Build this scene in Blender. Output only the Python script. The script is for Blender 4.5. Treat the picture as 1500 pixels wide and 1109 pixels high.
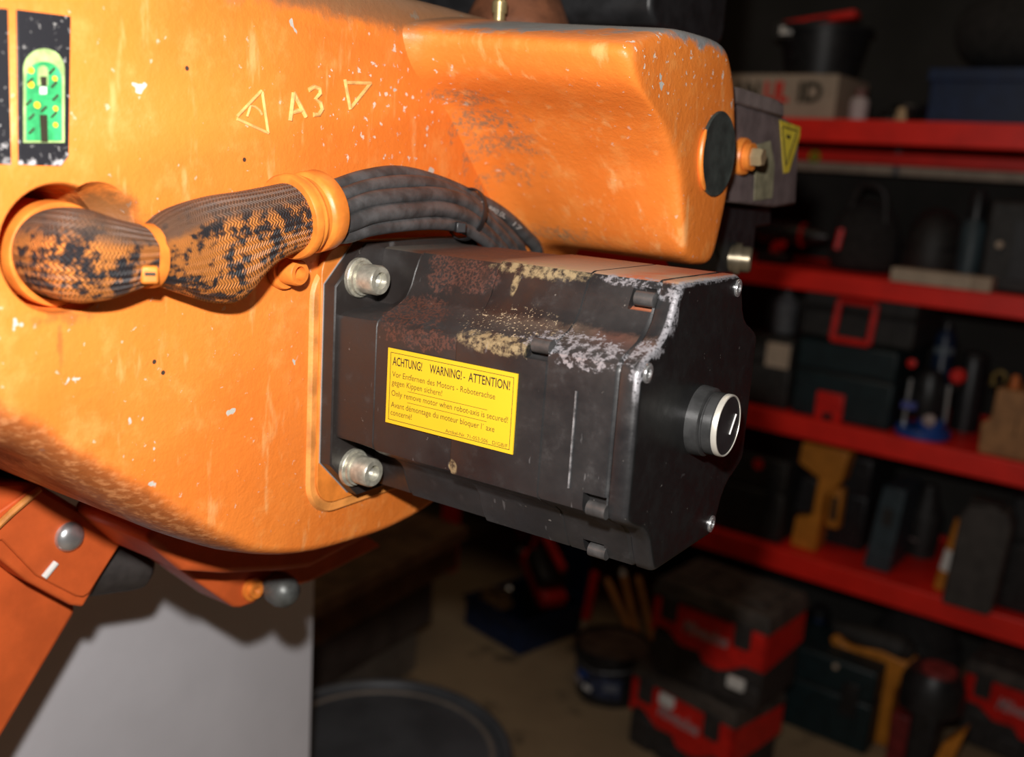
import bpy, bmesh, math, random
from math import sin, cos, pi, radians, sqrt
from mathutils import Vector as V, Matrix
random.seed(7)
for o in list(bpy.data.objects): bpy.data.objects.remove(o)
S = bpy.context.scene
COL = S.collection
# ------------------------------------------------------------------ camera
F = 1458.2
CP = V((0.5438, -0.6101, 0.1609))
YAW, PIT, ROL = radians(123.417), radians(-12.299), radians(3.79)
fwd = V((cos(PIT)*cos(YAW), cos(PIT)*sin(YAW), sin(PIT)))
_rt = fwd.cross(V((0, 0, 1))).normalized(); _up = _rt.cross(fwd)
CR = _rt*cos(ROL) + _up*sin(ROL); CU = -_rt*sin(ROL) + _up*cos(ROL)
cam_d = bpy.data.cameras.new('camera'); cam = bpy.data.objects.new('camera', cam_d); COL.objects.link(cam)
cam.matrix_world = Matrix(((CR.x, CU.x, -fwd.x, CP.x), (CR.y, CU.y, -fwd.y, CP.y), (CR.z, CU.z, -fwd.z, CP.z), (0, 0, 0, 1)))
cam_d.sensor_width = 36; cam_d.lens = 36*F/1500; cam_d.clip_start = 0.02; cam_d.clip_end = 50
cam_d.dof.use_dof = True; cam_d.dof.focus_distance = 0.67; cam_d.dof.aperture_fstop = 4.2
S.camera = cam
S.view_settings.view_transform = 'Standard'; S.view_settings.look = 'None'
S.view_settings.gamma = 1; S.view_settings.use_curve_mapping = False
S.view_settings.exposure = 0.0
# ------------------------------------------------------------------ light: the camera's flash, and a dim warm ceiling lamp
world = bpy.data.worlds.new('world'); S.world = world; world.use_nodes = True
world.node_tree.nodes['Background'].inputs[0].default_value = (0.02, 0.02, 0.022, 1)
world.node_tree.nodes['Background'].inputs[1].default_value = 0.3
fl = bpy.data.lights.new('flash', 'POINT'); fl.energy = 40.0; fl.shadow_soft_size = 0.014; fl.color = (1, 0.965, 0.93)
flo = bpy.data.objects.new('flash', fl); COL.objects.link(flo); flo.location = CP + CU*0.105 - CR*0.028
cl = bpy.data.lights.new('ceiling_light', 'AREA'); cl.energy = 3.5; cl.size = 1.2; cl.color = (1, 0.78, 0.55)
clo = bpy.data.objects.new('ceiling_light', cl); COL.objects.link(clo); clo.location = (-0.2, 1.0, 1.38)

# ------------------------------------------------------------------ helpers
def ray(px, py): return fwd + CR*((px-750)/F) - CU*((py-554.5)/F)
def at(px, py, ax, val):
    d = ray(px, py); return CP + d*((val-CP[ax])/d[ax])
def atp(px, py, P, n):
    d = ray(px, py); return CP + d*(n.dot(P-CP)/n.dot(d))
def Vx(x, y, z): return V((x, y, z))
WL = {}
def tag(o, label=None, cat=None, group=None, kind=None):
    if label: o['label'] = label
    if cat: o['category'] = cat
    if group: o['group'] = group
    if kind: o['kind'] = kind
    return o
def thing(name, loc, label, cat, group=None, rz=0):
    o = bpy.data.objects.new(name, None); COL.objects.link(o); o.empty_display_size = 0.02
    o.location = loc; o.rotation_euler = (0, 0, rz); WL[o.name] = V(loc)
    return tag(o, label, cat, group)
class B:
    def __init__(s): s.bm = bmesh.new(); s.uv = None
    def face(s, vs):
        try: return s.bm.faces.new(vs)
        except ValueError: return None
    def poly(s, pts): return s.face([s.bm.verts.new(p) for p in pts])
    def box(s, c, size, rot=None):
        c = V(c); v = []
        for dx in (-.5, .5):
            for dy in (-.5, .5):
                for dz in (-.5, .5):
                    p = V((dx*size[0], dy*size[1], dz*size[2]))
                    if rot is not None: p = rot @ p
                    v.append(s.bm.verts.new(c+p))
        for q in ((0, 1, 3, 2), (4, 6, 7, 5), (0, 4, 5, 1), (2, 3, 7, 6), (0, 2, 6, 4), (1, 5, 7, 3)): s.face([v[i] for i in q])
        return s
    def prism(s, pts, vec, scale=1.0):
        pts = [V(p) for p in pts]; vec = V(vec); c = sum(pts, V())/len(pts)
        a = [s.bm.verts.new(p) for p in pts]; b = [s.bm.verts.new(c+(p-c)*scale+vec) for p in pts]
        s.face(a[::-1]); s.face(b); n = len(a)
        for i in range(n): s.face((a[i], a[(i+1) % n], b[(i+1) % n], b[i]))
        return s
    def loft(s, rings, cap0=True, cap1=True, closed=False, uv=False):
        R = [[s.bm.verts.new(p) for p in r] for r in rings]; n = len(R[0]); m = len(R)
        L = s.bm.loops.layers.uv.verify() if uv else None
        for j in range(m-1 if not closed else m):
            for i in range(n):
                k = (i+1) % n
                f = s.face((R[j][i], R[j][k], R[(j+1) % m][k], R[(j+1) % m][i]))
                if uv and f:
                    for lp, (a, b) in zip(f.loops, ((i, j), (i+1, j), (i+1, j+1), (i, j+1))): lp[L].uv = (a/n, b/(m-1))
        if not closed:
            if cap0: s.face(R[0][::-1])
            if cap1: s.face(R[-1])
        return s
    def tube(s, path, rad, seg=12, cap=True, uv=False, flat=1.0):
        path = [V(p) for p in path]; n = len(path); rings = []
        t0 = (path[1]-path[0]).normalized(); ref = V((0, 0, 1)) if abs(t0.z) < .9 else V((1, 0, 0))
        a = t0.cross(ref).normalized()
        for i, p in enumerate(path):
            t = (path[min(i+1, n-1)]-path[max(i-1, 0)]).normalized()
            a = (a-t*a.dot(t)).normalized(); b = t.cross(a)
            r = rad[i] if isinstance(rad, (list, tuple)) else rad
            rings.append([p + a*(r*cos(2*pi*k/seg)) + b*(r*flat*sin(2*pi*k/seg)) for k in range(seg)])
        return s.loft(rings, cap, cap, uv=uv)
    def lathe(s, prof, o, d, seg=32, cap=True):
        o = V(o); d = V(d).normalized(); ref = V((0, 0, 1)) if abs(d.z) < .9 else V((1, 0, 0))
        a = d.cross(ref).normalized(); b = d.cross(a)
        return s.loft([[o+d*x + a*(r*cos(2*pi*k/seg)) + b*(r*sin(2*pi*k/seg)) for k in range(seg)] for x, r in prof], cap, cap)
    def torus(s, o, d, R, r, seg=40, ss=10, sq=1.0):
        o = V(o); d = V(d).normalized(); ref = V((0, 0, 1)) if abs(d.z) < .9 else V((1, 0, 0))
        a = d.cross(ref).normalized(); b = d.cross(a); rings = []
        for k in range(seg):
            e = a*cos(2*pi*k/seg)+b*sin(2*pi*k/seg)
            rings.append([o+e*(R+r*cos(2*pi*j/ss))+d*(r*sq*sin(2*pi*j/ss)) for j in range(ss)])
        return s.loft(rings, closed=True)
    def mesh(s, m, o, ux, uy, uz):
        vs = [s.bm.verts.new(V(o)+ux*v.co.x+uy*v.co.y+uz*v.co.z) for v in m.vertices]
        for p in m.polygons: s.face([vs[i] for i in p.vertices])
        return s
    def build(s, name, mat, parent=None, ang=35, bevel=0, seg=2, sub=0):
        bmesh.ops.recalc_face_normals(s.bm, faces=s.bm.faces)
        me = bpy.data.meshes.new(name)
        off = WL.get(parent.name, V()) if parent else V()
        if off.length: bmesh.ops.translate(s.bm, verts=s.bm.verts, vec=-off)
        s.bm.to_mesh(me); s.bm.free()
        me.polygons.foreach_set('use_smooth', [True]*len(me.polygons))
        if not sub: me.set_sharp_from_angle(angle=radians(ang))
        me.materials.append(mat)
        o = bpy.data.objects.new(name, me); COL.objects.link(o)
        if parent: o.parent = parent
        WL[o.name] = off
        if bevel:
            b = o.modifiers.new('bevel', 'BEVEL'); b.width = bevel; b.segments = seg; b.limit_method = 'ANGLE'; b.angle_limit = radians(40); b.harden_normals = False
        if sub:
            b = o.modifiers.new('sub', 'SUBSURF'); b.levels = sub; b.render_levels = sub
        return o
def struct(o): o['kind'] = 'structure'; return o
def copy_tree(o, parent=None):
    c = o.copy(); COL.objects.link(c)
    if parent: c.parent = parent
    for ch in list(o.children): copy_tree(ch, c)
    return c
def catmull(pts, n=6, closed=False):
    pts = [V(p) for p in pts]; m = len(pts); out = []
    for i in range(m if closed else m-1):
        g = lambda k: pts[k % m] if closed else pts[min(max(k, 0), m-1)]
        p0, p1, p2, p3 = g(i-1), g(i), g(i+1), g(i+2)
        for k in range(n):
            t = k/n
            out.append(.5*((2*p1)+(p2-p0)*t+(2*p0-5*p1+4*p2-p3)*t*t+(3*p1-p0-3*p2+p3)*t**3))
    if not closed: out.append(pts[-1].copy())
    return out
def text(st, w=None, h=None, ext=0.0002, shear=0.0, sp=1.0, bold=0.0):
    cu = bpy.data.curves.new('t', 'FONT'); cu.body = st; cu.size = 1; cu.shear = shear; cu.space_character = sp; cu.resolution_u = 3; cu.offset = bold
    o = bpy.data.objects.new('t', cu); COL.objects.link(o)
    bpy.context.view_layer.update()
    m = bpy.data.meshes.new_from_object(o.evaluated_get(bpy.context.evaluated_depsgraph_get()))
    bpy.data.objects.remove(o)
    bm = bmesh.new(); bm.from_mesh(m)
    xs = [v.co.x for v in bm.verts]; x0, x1 = min(xs), max(xs)
    sx = w/(x1-x0) if w else h
    for v in bm.verts: v.co.x = (v.co.x-x0)*sx; v.co.y = v.co.y*h/0.69; v.co.z = ext
    bm.to_mesh(m); bm.free()
    return m

# ------------------------------------------------------------------ materials
class N:
    def __init__(s, name):
        s.m = bpy.data.materials.new(name); s.m.use_nodes = True; s.t = s.m.node_tree
        s.b = s.t.nodes['Principled BSDF']; s._pos = None
    def n(s, typ, **kw):
        x = s.t.nodes.new(typ)
        for k, v in kw.items(): setattr(x, k, v)
        return x
    def L(s, a, b): s.t.links.new(a, b)
    def pos(s):
        if s._pos is None: s._pos = s.n('ShaderNodeNewGeometry').outputs['Position']
        return s._pos
    def nrm(s): return s.n('ShaderNodeNewGeometry').outputs['Normal']
    def noise(s, scale, detail=4, rough=.55, vec=None, dist=0):
        x = s.n('ShaderNodeTexNoise'); x.inputs['Scale'].default_value = scale; x.inputs['Detail'].default_value = detail
        x.inputs['Roughness'].default_value = rough; x.inputs['Distortion'].default_value = dist
        s.L(vec or s.pos(), x.inputs['Vector']); return x.outputs['Fac']
    def math(s, op, a, b=None, clamp=False):
        x = s.n('ShaderNodeMath', operation=op, use_clamp=clamp)
        for i, v in enumerate((a, b)):
            if v is None: continue
            if isinstance(v, (int, float)): x.inputs[i].default_value = v
            else: s.L(v, x.inputs[i])
        return x.outputs[0]
    def ramp(s, v, a, b, o0=0., o1=1.):
        x = s.n('ShaderNodeMapRange'); x.interpolation_type = 'SMOOTHSTEP'; s.L(v, x.inputs[0])
        for i, q in enumerate((a, b, o0, o1)): x.inputs[i+1].default_value = q
        return x.outputs[0]
    def mix(s, f, a, b):
        x = s.n('ShaderNodeMix', data_type='RGBA')
        for sock, v in ((x.inputs[0], f), (x.inputs[6], a), (x.inputs[7], b)):
            if isinstance(v, (int, float)): sock.default_value = v
            elif isinstance(v, tuple): sock.default_value = (*v, 1)
            else: s.L(v, sock)
        return x.outputs[2]
    def vm(s, op, a, b=None):
        x = s.n('ShaderNodeVectorMath', operation=op)
        for i, v in enumerate((a, b)):
            if v is None: continue
            if isinstance(v, (tuple, V)): x.inputs[i].default_value = tuple(v)
            else: s.L(v, x.inputs[i])
        return x
    def sep(s, v):
        x = s.n('ShaderNodeSeparateXYZ'); s.L(v, x.inputs[0]); return x.outputs
    def blob(s, P, R, nz, amp=1.0, soft=.2):
        """mask of a stain: an ellipsoid round P with a ragged edge"""
        d = s.vm('LENGTH', s.vm('DIVIDE', s.vm('SUBTRACT', s.pos(), P).outputs[0], R).outputs[0]).outputs['Value']
        v = s.math('ADD', s.math('SUBTRACT', 1.0, d), s.math('MULTIPLY', s.math('SUBTRACT', nz, .5), amp))
        return s.ramp(v, 0, soft)
    def bump(s, h, strength=.3, dist=.001, prev=None):
        x = s.n('ShaderNodeBump'); x.inputs['Strength'].default_value = strength; x.inputs['Distance'].default_value = dist
        s.L(h, x.inputs['Height'])
        if prev is not None: s.L(prev, x.inputs['Normal'])
        return x.outputs[0]
    def done(s, col=None, rough=None, metal=None, normal=None, spec=None):
        for k, v in (('Base Color', col), ('Roughness', rough), ('Metallic', metal), ('Normal', normal), ('Specular IOR Level', spec)):
            if v is None: continue
            if isinstance(v, (int, float)): s.b.inputs[k].default_value = v
            elif isinstance(v, tuple): s.b.inputs[k].default_value = (*v, 1)
            else: s.L(v, s.b.inputs[k])
        return s.m
_mc = {}
def M(name, col, rough=.5, metal=0., var=.25, scale=40, bump=.1, spec=.5):
    if name in _mc: return _mc[name]
    k = N(name); nz = k.noise(scale, 5)
    a = tuple(c*(1-var) for c in col); b = tuple(min(1, c*(1+var)) for c in col)
    c = k.mix(k.ramp(nz, .3, .7), a, b)
    nm = k.bump(k.noise(scale*6, 3), bump, .0008) if bump else None
    _mc[name] = k.done(c, rough, metal, nm, spec); return _mc[name]
def add(k, *a):
    r = a[0]
    for x in a[1:]: r = k.math('MAXIMUM', r, x)
    return r

def orange_paint():
    k = N('orange_paint'); pos = k.pos(); z = k.sep(pos)
    n1 = k.noise(9, 4); n2 = k.noise(42, 6, .65); n3 = k.noise(150, 4, .6); n4 = k.noise(420, 3); n5 = k.noise(75, 3, .5, dist=.6)
    c = k.mix(k.ramp(n1, .35, .65), (.80, .205, .030), (.86, .24, .038))
    c = k.mix(k.math('MULTIPLY', k.ramp(n2, .50, .74), .30), c, (.90, .44, .12))          # rubbed, chalky paint
    st = k.noise(60, 4, .6, vec=k.vm('MULTIPLY', pos, (1, 1, .25)).outputs[0])
    c = k.mix(k.math('MULTIPLY', k.ramp(st, .58, .74), .45), c, (.93, .55, .22))
    # knocked-off paint showing primer
    upper = add(k, k.blob(V((.034, -.02, .19)), V((.08, .10, .075)), n2, .5, .6), k.math('MULTIPLY', k.ramp(z[0], .205, .215), k.ramp(z[2], .15, .24)))
    chips = k.math('MULTIPLY', k.ramp(k.math('ADD', n3, k.math('MULTIPLY', upper, .045)), .665, .70), k.math('ADD', .45, upper))
    c = k.mix(chips, c, (.78, .62, .50))
    chip2 = k.ramp(k.noise(48, 3, .5, dist=.3), .715, .735)
    c = k.mix(chip2, c, (.55, .53, .47))
    # oily dirt along the top and the worn lower edge
    top = k.ramp(k.math('ADD', z[2], k.math('MULTIPLY', k.math('SUBTRACT', n2, .5), .03)), .243, .256)
    lx = k.ramp(z[0], .05, .03)
    c = k.mix(k.math('MULTIPLY', k.math('MULTIPLY', top, lx), .85), c, (.20, .115, .06))
    low = k.vm('DOT_PRODUCT', pos, V((0.0, .62, .785))).outputs['Value']     # distance along the lower edge's normal
    lowm = k.ramp(k.math('ADD', low, k.math('MULTIPLY', k.math('SUBTRACT', n2, .5), .016)), -.186, -.199)
    lowm = k.math('MULTIPLY', lowm, k.ramp(z[1], -.07, -.13))
    streak = k.noise(220, 3, .6, vec=k.vm('MULTIPLY', pos, (1, .45, 1)).outputs[0])
    lc = k.mix(k.ramp(streak, .45, .68), (.27, .075, .020), (.50, .20, .075))
    c = k.mix(k.math('MULTIPLY', lowm, .92), c, lc)
    # grey scuffs in the hollow of the wrist housing and its worn top
    sc = add(k, k.blob(at(682, 142, 0, .05), V((.05, .028, .007)), n5, 1.5, .4), k.blob(at(706, 185, 0, .06), V((.05, .016, .02)), n5, 1.5, .4), k.blob(at(738, 235, 0, .07), V((.05, .017, .028)), n5, 1.5, .4),
             k.blob(at(755, 285, 0, .07), V((.05, .017, .026)), n5, 1.6, .4), k.blob(at(835, 342, 0, .09), V((.07, .05, .011)), n5, 1.3, .8))
    sc = k.math('MULTIPLY', sc, k.ramp(k.noise(210, 5, .75), .40, .64))
    c = k.mix(k.math('MULTIPLY', sc, .8), c, (.19, .17, .11))
    wt = k.math('MULTIPLY', k.ramp(k.math('ADD', z[2], k.math('MULTIPLY', k.math('SUBTRACT', n2, .5), .03)), .251, .257), k.ramp(z[0], .04, .08))
    c = k.mix(wt, c, (.27, .27, .27))
    # grime round the hose opening, one rust run below it
    gr = k.blob(at(148, 320, 0, .022), V((.035, .027, .026)), n3, .7, .6)
    c = k.mix(k.math('MULTIPLY', gr, .85), c, (.10, .055, .022))
    rn = add(k, k.blob(at(100, 464, 0, .034), V((.02, .026, .006)), n3, 1.8, .9), k.blob(at(88, 500, 0, .034), V((.02, .0028, .022)), n3, 1.6, .9))
    c = k.mix(k.math('MULTIPLY', rn, .5), c, (.28, .09, .03))
    pk = add(k, *[k.blob(at(x, y, 0, .034), V((.01, .0016, .0016)), n3, .3, .2) for x, y in ((239, 546), (226, 530), (358, 234), (274, 100))])
    c = k.mix(pk, c, (.06, .04, .03))
    h = k.math('ADD', k.math('MULTIPLY', n2, .6), k.math('ADD', k.math('MULTIPLY', n3, .5), k.math('MULTIPLY', n4, .18)))
    h = k.math('SUBTRACT', h, k.math('MULTIPLY', chips, .25))
    nm = k.bump(h, .6, .0015)
    return k.done(c, k.ramp(n2, .3, .8, .36, .6), 0., nm, .45)

def motor_paint():
    k = N('motor_black_paint'); pos = k.pos(); z = k.sep(pos); nr = k.sep(k.nrm())
    n1 = k.noise(18, 4); n2 = k.noise(60, 6, .65); n3 = k.noise(190, 5, .65); n4 = k.noise(500, 3)
    c = k.mix(k.ramp(n1, .3, .7), (.011, .011, .012), (.024, .023, .023))
    c = k.mix(k.ramp(z[0], .17, .05), c, (.025, .0205, .019))
    c = k.mix(k.math('MULTIPLY', k.ramp(n2, .55, .8), .5), c, (.055, .055, .055))
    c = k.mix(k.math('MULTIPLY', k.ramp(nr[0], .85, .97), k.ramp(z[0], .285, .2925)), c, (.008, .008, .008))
    # rust, primer and overspray lying on the upper surfaces
    upn = k.ramp(k.math('ADD', nr[2], k.math('MULTIPLY', k.math('SUBTRACT', n2, .5), .35)), .72, .9)
    dust = k.mix(k.ramp(z[0], .14, .19), (.085, .035, .020), (.36, .235, .15))
    dust = k.mix(k.math('MULTIPLY', k.ramp(z[0], .235, .262), k.ramp(n1, .35, .6)), dust, (.42, .125, .055))
    dust = k.mix(k.ramp(z[0], .085, .065), dust, (.09, .075, .06))
    c = k.mix(k.math('MULTIPLY', upn, k.ramp(z[2], .05, .085)), c, dust)
    ru = add(k, k.blob(V((.125, -.056, .088)), V((.035, .02, .022)), n2, 2.2, .35), k.blob(V((.108, -.083, .056)), V((.030, .028, .016)), n3, 2.2, .35),
             k.blob(V((.128, -.094, .040)), V((.035, .02, .008)), n3, 2.6, .3))
    ru = k.math('MULTIPLY', ru, k.ramp(n4, .38, .62))
    c = k.mix(k.math('MULTIPLY', ru, .55), c, (.12, .034, .016))
    tn = add(k, k.blob(V((.187, -.0935, .0465)), V((.034, .014, .0075)), n3, 1.3, .5), k.blob(V((.190, -.05, .0915)), V((.042, .02, .0065)), n3, 1.3, .5),
             k.blob(V((.175, -.052, .083)), V((.0035, .02, .012)), n2, .5, .3), k.blob(V((.160, -.095, -.0425)), V((.005, .02, .006)), n2, .5, .3))
    tn = k.math('MULTIPLY', tn, k.ramp(n3, .36, .60))
    c = k.mix(k.math('MULTIPLY', tn, .8), c, (.33, .25, .13))
    sp = k.math('MULTIPLY', k.blob(V((.19, -.078, .058)), V((.05, .03, .014)), n2, 1.0, .5), k.ramp(n4, .60, .66))
    c = k.mix(sp, c, (.42, .34, .22))
    # paint rubbed through to bare metal on the outer edges
    sl = add(k, k.blob(V((.252, -.094, .0455)), V((.021, .01, .0055)), n3, 2.0, .3), k.blob(V((.258, -.05, .094)), V((.024, .008, .0065)), n3, 1.2, .3),
             k.blob(V((.287, -.0505, .091)), V((.012, .008, .010)), n2, 1.0, .3), k.blob(V((.293, -.0565, .079)), V((.0045, .008, .02)), n2, .6, .3),
             k.blob(V((.2865, -.078, .056)), V((.010, .016, .007)), n3, 1.6, .3), k.blob(V((.291, -.094, .046)), V((.006, .006, .010)), n3, .8, .3),
             k.blob(V((.2925, -.02, .0945)), V((.006, .07, .0035)), n2, .6, .3), k.blob(V((.245, -.085, .052)), V((.035, .022, .008)), n3, 2.8, .25))
    sl = k.math('MULTIPLY', sl, k.ramp(n3, .44, .56))
    edge = k.math('MULTIPLY', k.math('MULTIPLY', k.ramp(z[0], .2885, .2897), k.ramp(nr[0], .93, .8)), k.math('MULTIPLY', k.ramp(z[2], .022, .042), k.ramp(n2, .30, .48)))
    edge = k.math('MULTIPLY', edge, k.ramp(z[1], .055, .045))
    sl = k.math('MAXIMUM', sl, edge)
    sl = k.math('MULTIPLY', sl, k.ramp(n4, .30, .55))
    c = k.mix(k.math('MULTIPLY', sl, .9), c, (.33, .32, .34))
    scr = k.ramp(k.noise(30, 3, .5, vec=k.vm('MULTIPLY', pos, (9, 1, 2)).outputs[0]), .70, .76)
    c = k.mix(k.math('MULTIPLY', scr, .25), c, (.25, .25, .25))
    pits = k.ramp(n3, .69, .72)
    c = k.mix(k.math('MULTIPLY', pits, .4), c, (.30, .28, .25))
    ro = k.math('ADD', k.ramp(n2, .3, .7, .30, .5), k.math('MULTIPLY', add(k, ru, tn, upn), .3))
    h = k.math('ADD', k.math('MULTIPLY', n3, .5), k.math('MULTIPLY', n4, .3))
    return k.done(c, ro, k.math('MULTIPLY', sl, .4), k.bump(h, .28, .0007), .5)

def braid():
    k = N('braided_sleeve'); uvn = k.n('ShaderNodeUVMap'); s = k.sep(uvn.outputs[0]); nr = k.sep(k.nrm())
    zig = k.math('PINGPONG', k.math('MULTIPLY', s[0], 60), 1.0)
    st = k.math('FRACT', k.math('ADD', k.math('MULTIPLY', s[1], 150), zig))
    h = k.math('SUBTRACT', 1.0, k.math('MULTIPLY', k.math('ABSOLUTE', k.math('SUBTRACT', st, .5)), 2))
    n1 = k.noise(42, 6, .75); n2 = k.noise(150, 4, .6); n3 = k.noise(300, 3)
    spray = k.ramp(k.math('ADD', n1, k.math('MULTIPLY', k.math('SUBTRACT', n2, .5), .5)), .44, .53)
    spray = k.math('MULTIPLY', spray, k.ramp(h, .1, .45))
    c = k.mix(spray, (.022, .022, .026), (.72, .25, .05))
    c = k.mix(k.math('MULTIPLY', k.ramp(k.math('ADD', nr[2], k.math('MULTIPLY', k.math('SUBTRACT', n1, .5), .9)), .25, .7), .9), c, (.15, .095, .068))
    c = k.mix(k.ramp(h, .25, .0), c, (.012, .010, .010))
    return k.done(c, .55, 0., k.bump(h, .9, .0012, k.bump(n3, .2, .0006)), .4)

m_or = orange_paint(); m_mo = motor_paint(); m_br = braid()
m_orp = M('orange_plastic', (.72, .21, .03), .42, var=.2, scale=60, bump=.12)
m_ord = M('orange_paint_aged', (.60, .105, .022), .5, var=.12, scale=30, bump=.2)
m_cab = M('cable_rubber', (.055, .055, .056), .5, var=.45, scale=70, bump=.25)
m_zinc = M('zinc_steel', (.46, .44, .36), .38, .55, var=.25, scale=160, bump=.2)
m_steel = M('bright_steel', (.62, .62, .62), .28, .8, var=.15, scale=90, bump=.05)
m_dkst = M('dark_steel', (.16, .16, .17), .4, .5, var=.3, scale=90, bump=.15)
m_blk = M('black_plastic', (.016, .016, .017), .42, var=.35, scale=50, bump=.12)
m_blk2 = M('black_grained_plastic', (.034, .029, .027), .6, var=.3, scale=60, bump=.25)
m_void = M('black_recess', (.006, .006, .006), .8, var=.2, scale=30, bump=0)
m_yel = M('label_yellow', (.70, .44, .016), .5, var=.03, scale=20, bump=.02)
m_ink = M('label_ink', (.03, .025, .012), .6, var=.05, bump=0)
m_ink2 = M('label_ink_thin', (.10, .07, .010), .6, var=.05, bump=0)
m_wht = M('off_white', (.74, .72, .68), .5, var=.06, bump=.05)
m_pad = M('orange_machined_edge', (.66, .25, .055), .5, var=.3, scale=50, bump=.3)

# ------------------------------------------------------------------ the room
FZ = -1.30
RX0, RX1, RY0, RY1, RZ1 = -3.4, 2.6, -2.4, 2.62, 1.4
def fl_mat():
    k = N('dusty_concrete'); n1 = k.noise(2.2, 6, .6); n2 = k.noise(9, 5, .6); n3 = k.noise(60, 4)
    c = k.mix(k.ramp(n1, .3, .7), (.27, .19, .112), (.37, .265, .155)); c = k.mix(k.ramp(n2, .56, .70), c, (.15, .11, .07))
    return k.done(c, .85, 0., k.bump(n3, .4, .003), .2)
def wall_mat():
    k = N('grey_plaster'); n1 = k.noise(3, 6, .6); n2 = k.noise(50, 4)
    return k.done(k.mix(k.ramp(n1, .3, .7), (.028, .027, .024), (.042, .040, .036)), .9, 0., k.bump(n2, .3, .002), .2)
mw = wall_mat()
cx, cy = (RX0+RX1)/2, (RY0+RY1)/2; wx, wy, wz = RX1-RX0, RY1-RY0, RZ1-FZ
struct(B().box((cx, cy, FZ-.05), (wx+.2, wy+.2, .1)).build('floor', fl_mat()))
struct(B().box((cx, cy, RZ1+.05), (wx+.2, wy+.2, .1)).build('ceiling', mw))
struct(B().box((cx, RY1+.05, FZ+wz/2), (wx, .1, wz)).build('wall_back', mw))
struct(B().box((cx, RY0-.05, FZ+wz/2), (wx, .1, wz)).build('wall_front', mw))
struct(B().box((RX0-.05, cy, FZ+wz/2), (.1, wy, wz)).build('wall_left', mw))
struct(B().box((RX1+.05, cy, FZ+wz/2), (.1, wy, wz)).build('wall_right', mw))

# ------------------------------------------------------------------ robot arm casting
XM = .034
arm = thing('industrial_robot', (-.15, 0, -.16), 'large orange cast robot with chipped paint, raised A3 lettering and wrist housing', 'robot')
O1 = [(-.45, .247), (-.20, .2473), (-.1, .2473), (0, .2473), (.09, .2473), (.16, .247), (.20, .22), (.20, .10), (.14, -.02), (.10, -.09), (.062, -.128),
      (.005, -.1386), (-.055, -.1372), (-.1092, -.1302), (-.1493, -.1157), (-.1971, -.0848), (-.2488, -.0441), (-.293, -.0092), (-.3317, .0166), (-.45, .11)]
O2 = [(-.45, .281), (-.2, .281), (-.1, .281), (0, .281), (.09, .281), (.16, .275), (.215, .225), (.215, .1), (.15, -.03), (.11, -.10), (.071, -.140),
      (.012, -.1525), (-.045, -.1515), (-.1, -.1455), (-.1568, -.1277), (-.2024, -.1041), (-.2384, -.0806), (-.2864, -.0429), (-.3143, -.0192), (-.45, .07)]
def outline(a, b, f, x): return catmull([V((x, p[0]+(q[0]-p[0])*f, p[1]+(q[1]-p[1])*f)) for p, q in zip(a, b)], 4, True)
rings = [outline(O1, O2, sin(radians(t)), XM-.036*(1-cos(radians(t)))) for t in (0, 18, 36, 54, 72, 90)]
rings += [outline(O1, O2, 1.0, x) for x in (-.05, -.15, -.30)]
cast_b = B().loft(rings)
castng = cast_b.build('casting', m_or, arm)
HC = at(92, 366, 0, XM)                                              # hose opening
def boolean(o, cutters):
    for c in cutters:
        md = o.modifiers.new('cut', 'BOOLEAN'); md.object = c; md.operation = 'DIFFERENCE'; md.solver = 'EXACT'
    bpy.context.view_layer.update()
    me = bpy.data.meshes.new_from_object(o.evaluated_get(bpy.context.evaluated_depsgraph_get()))
    old = o.data; o.modifiers.clear(); o.data = me
    me.polygons.foreach_set('use_smooth', [True]*len(me.polygons)); me.set_sharp_from_angle(angle=radians(35))
    for c in cutters: bpy.data.objects.remove(c)
prof = [(-.12, .0352), (-.003, .0352), (-.0008, .0358), (.0005, .0372), (.02, .045)]
c1 = B().lathe(prof, HC, (1, 0, 0), 48).build('cut', m_or)
c2 = B().lathe([(-.030, .010), (-.014, .0165), (-.005, .0200), (0, .0225), (.02, .029)], at(136, 327, 0, XM), (1, .35, .05), 40).build('cut', m_or)
boolean_list = [c1, c2]
castng.location = (0, 0, 0)
bpy.context.view_layer.update()
boolean(castng, boolean_list)

# wrist housing, lofted from the casting face out to its rounded end
XE = .22
baseP = [(603, 36), (622, 105), (672, 160), (712, 240), (768, 352)]
base = [at(x, y, 0, XM) for x, y in baseP]
base = [V((XM, p.y, p.z)) for p in base]
base += [V((XM, .215, .083)), V((XM, .26, .083)), V((XM, .275, .14)), V((XM, .28, .19)), V((XM, .265, .24)), V((XM, .23, .272)), V((XM, .10, .276))]
endP = [(919, 62), (930, 122), (968, 180), (993, 245), (1001, 374), (1022, 390), (1047, 390), (1068, 300), (1083, 200), (1081, 118), (1069, 60), (995, 38)]
end = [at(x, y, 0, XE) for x, y in endP]
cb = sum(base, V())/12; ce = sum(end, V())/12
def hring(x, f, inset):
    r = []
    for a, b in zip(base, end):
        p = a.lerp(b, f); c = cb.lerp(ce, f); d = p-c; d.x = 0; d.normalize()
        if inset < 0: d.z = min(d.z, 0)
        p = p-d*inset; p.x = x; r.append(p)
    return r
hr = [hring(XM-.012, 0, -.03), hring(XM+.002, 0, -.014), hring(XM+.014, .07, -.003), hring(XM+.035, .2, 0), hring(.10, .37, 0), hring(.16, .68, 0), hring(.20, .89, 0),
      hring(XE-.009, .955, 0), hring(XE-.002, .99, .003), hring(XE, 1, .011), hring(XE, 1, .03)]
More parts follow.
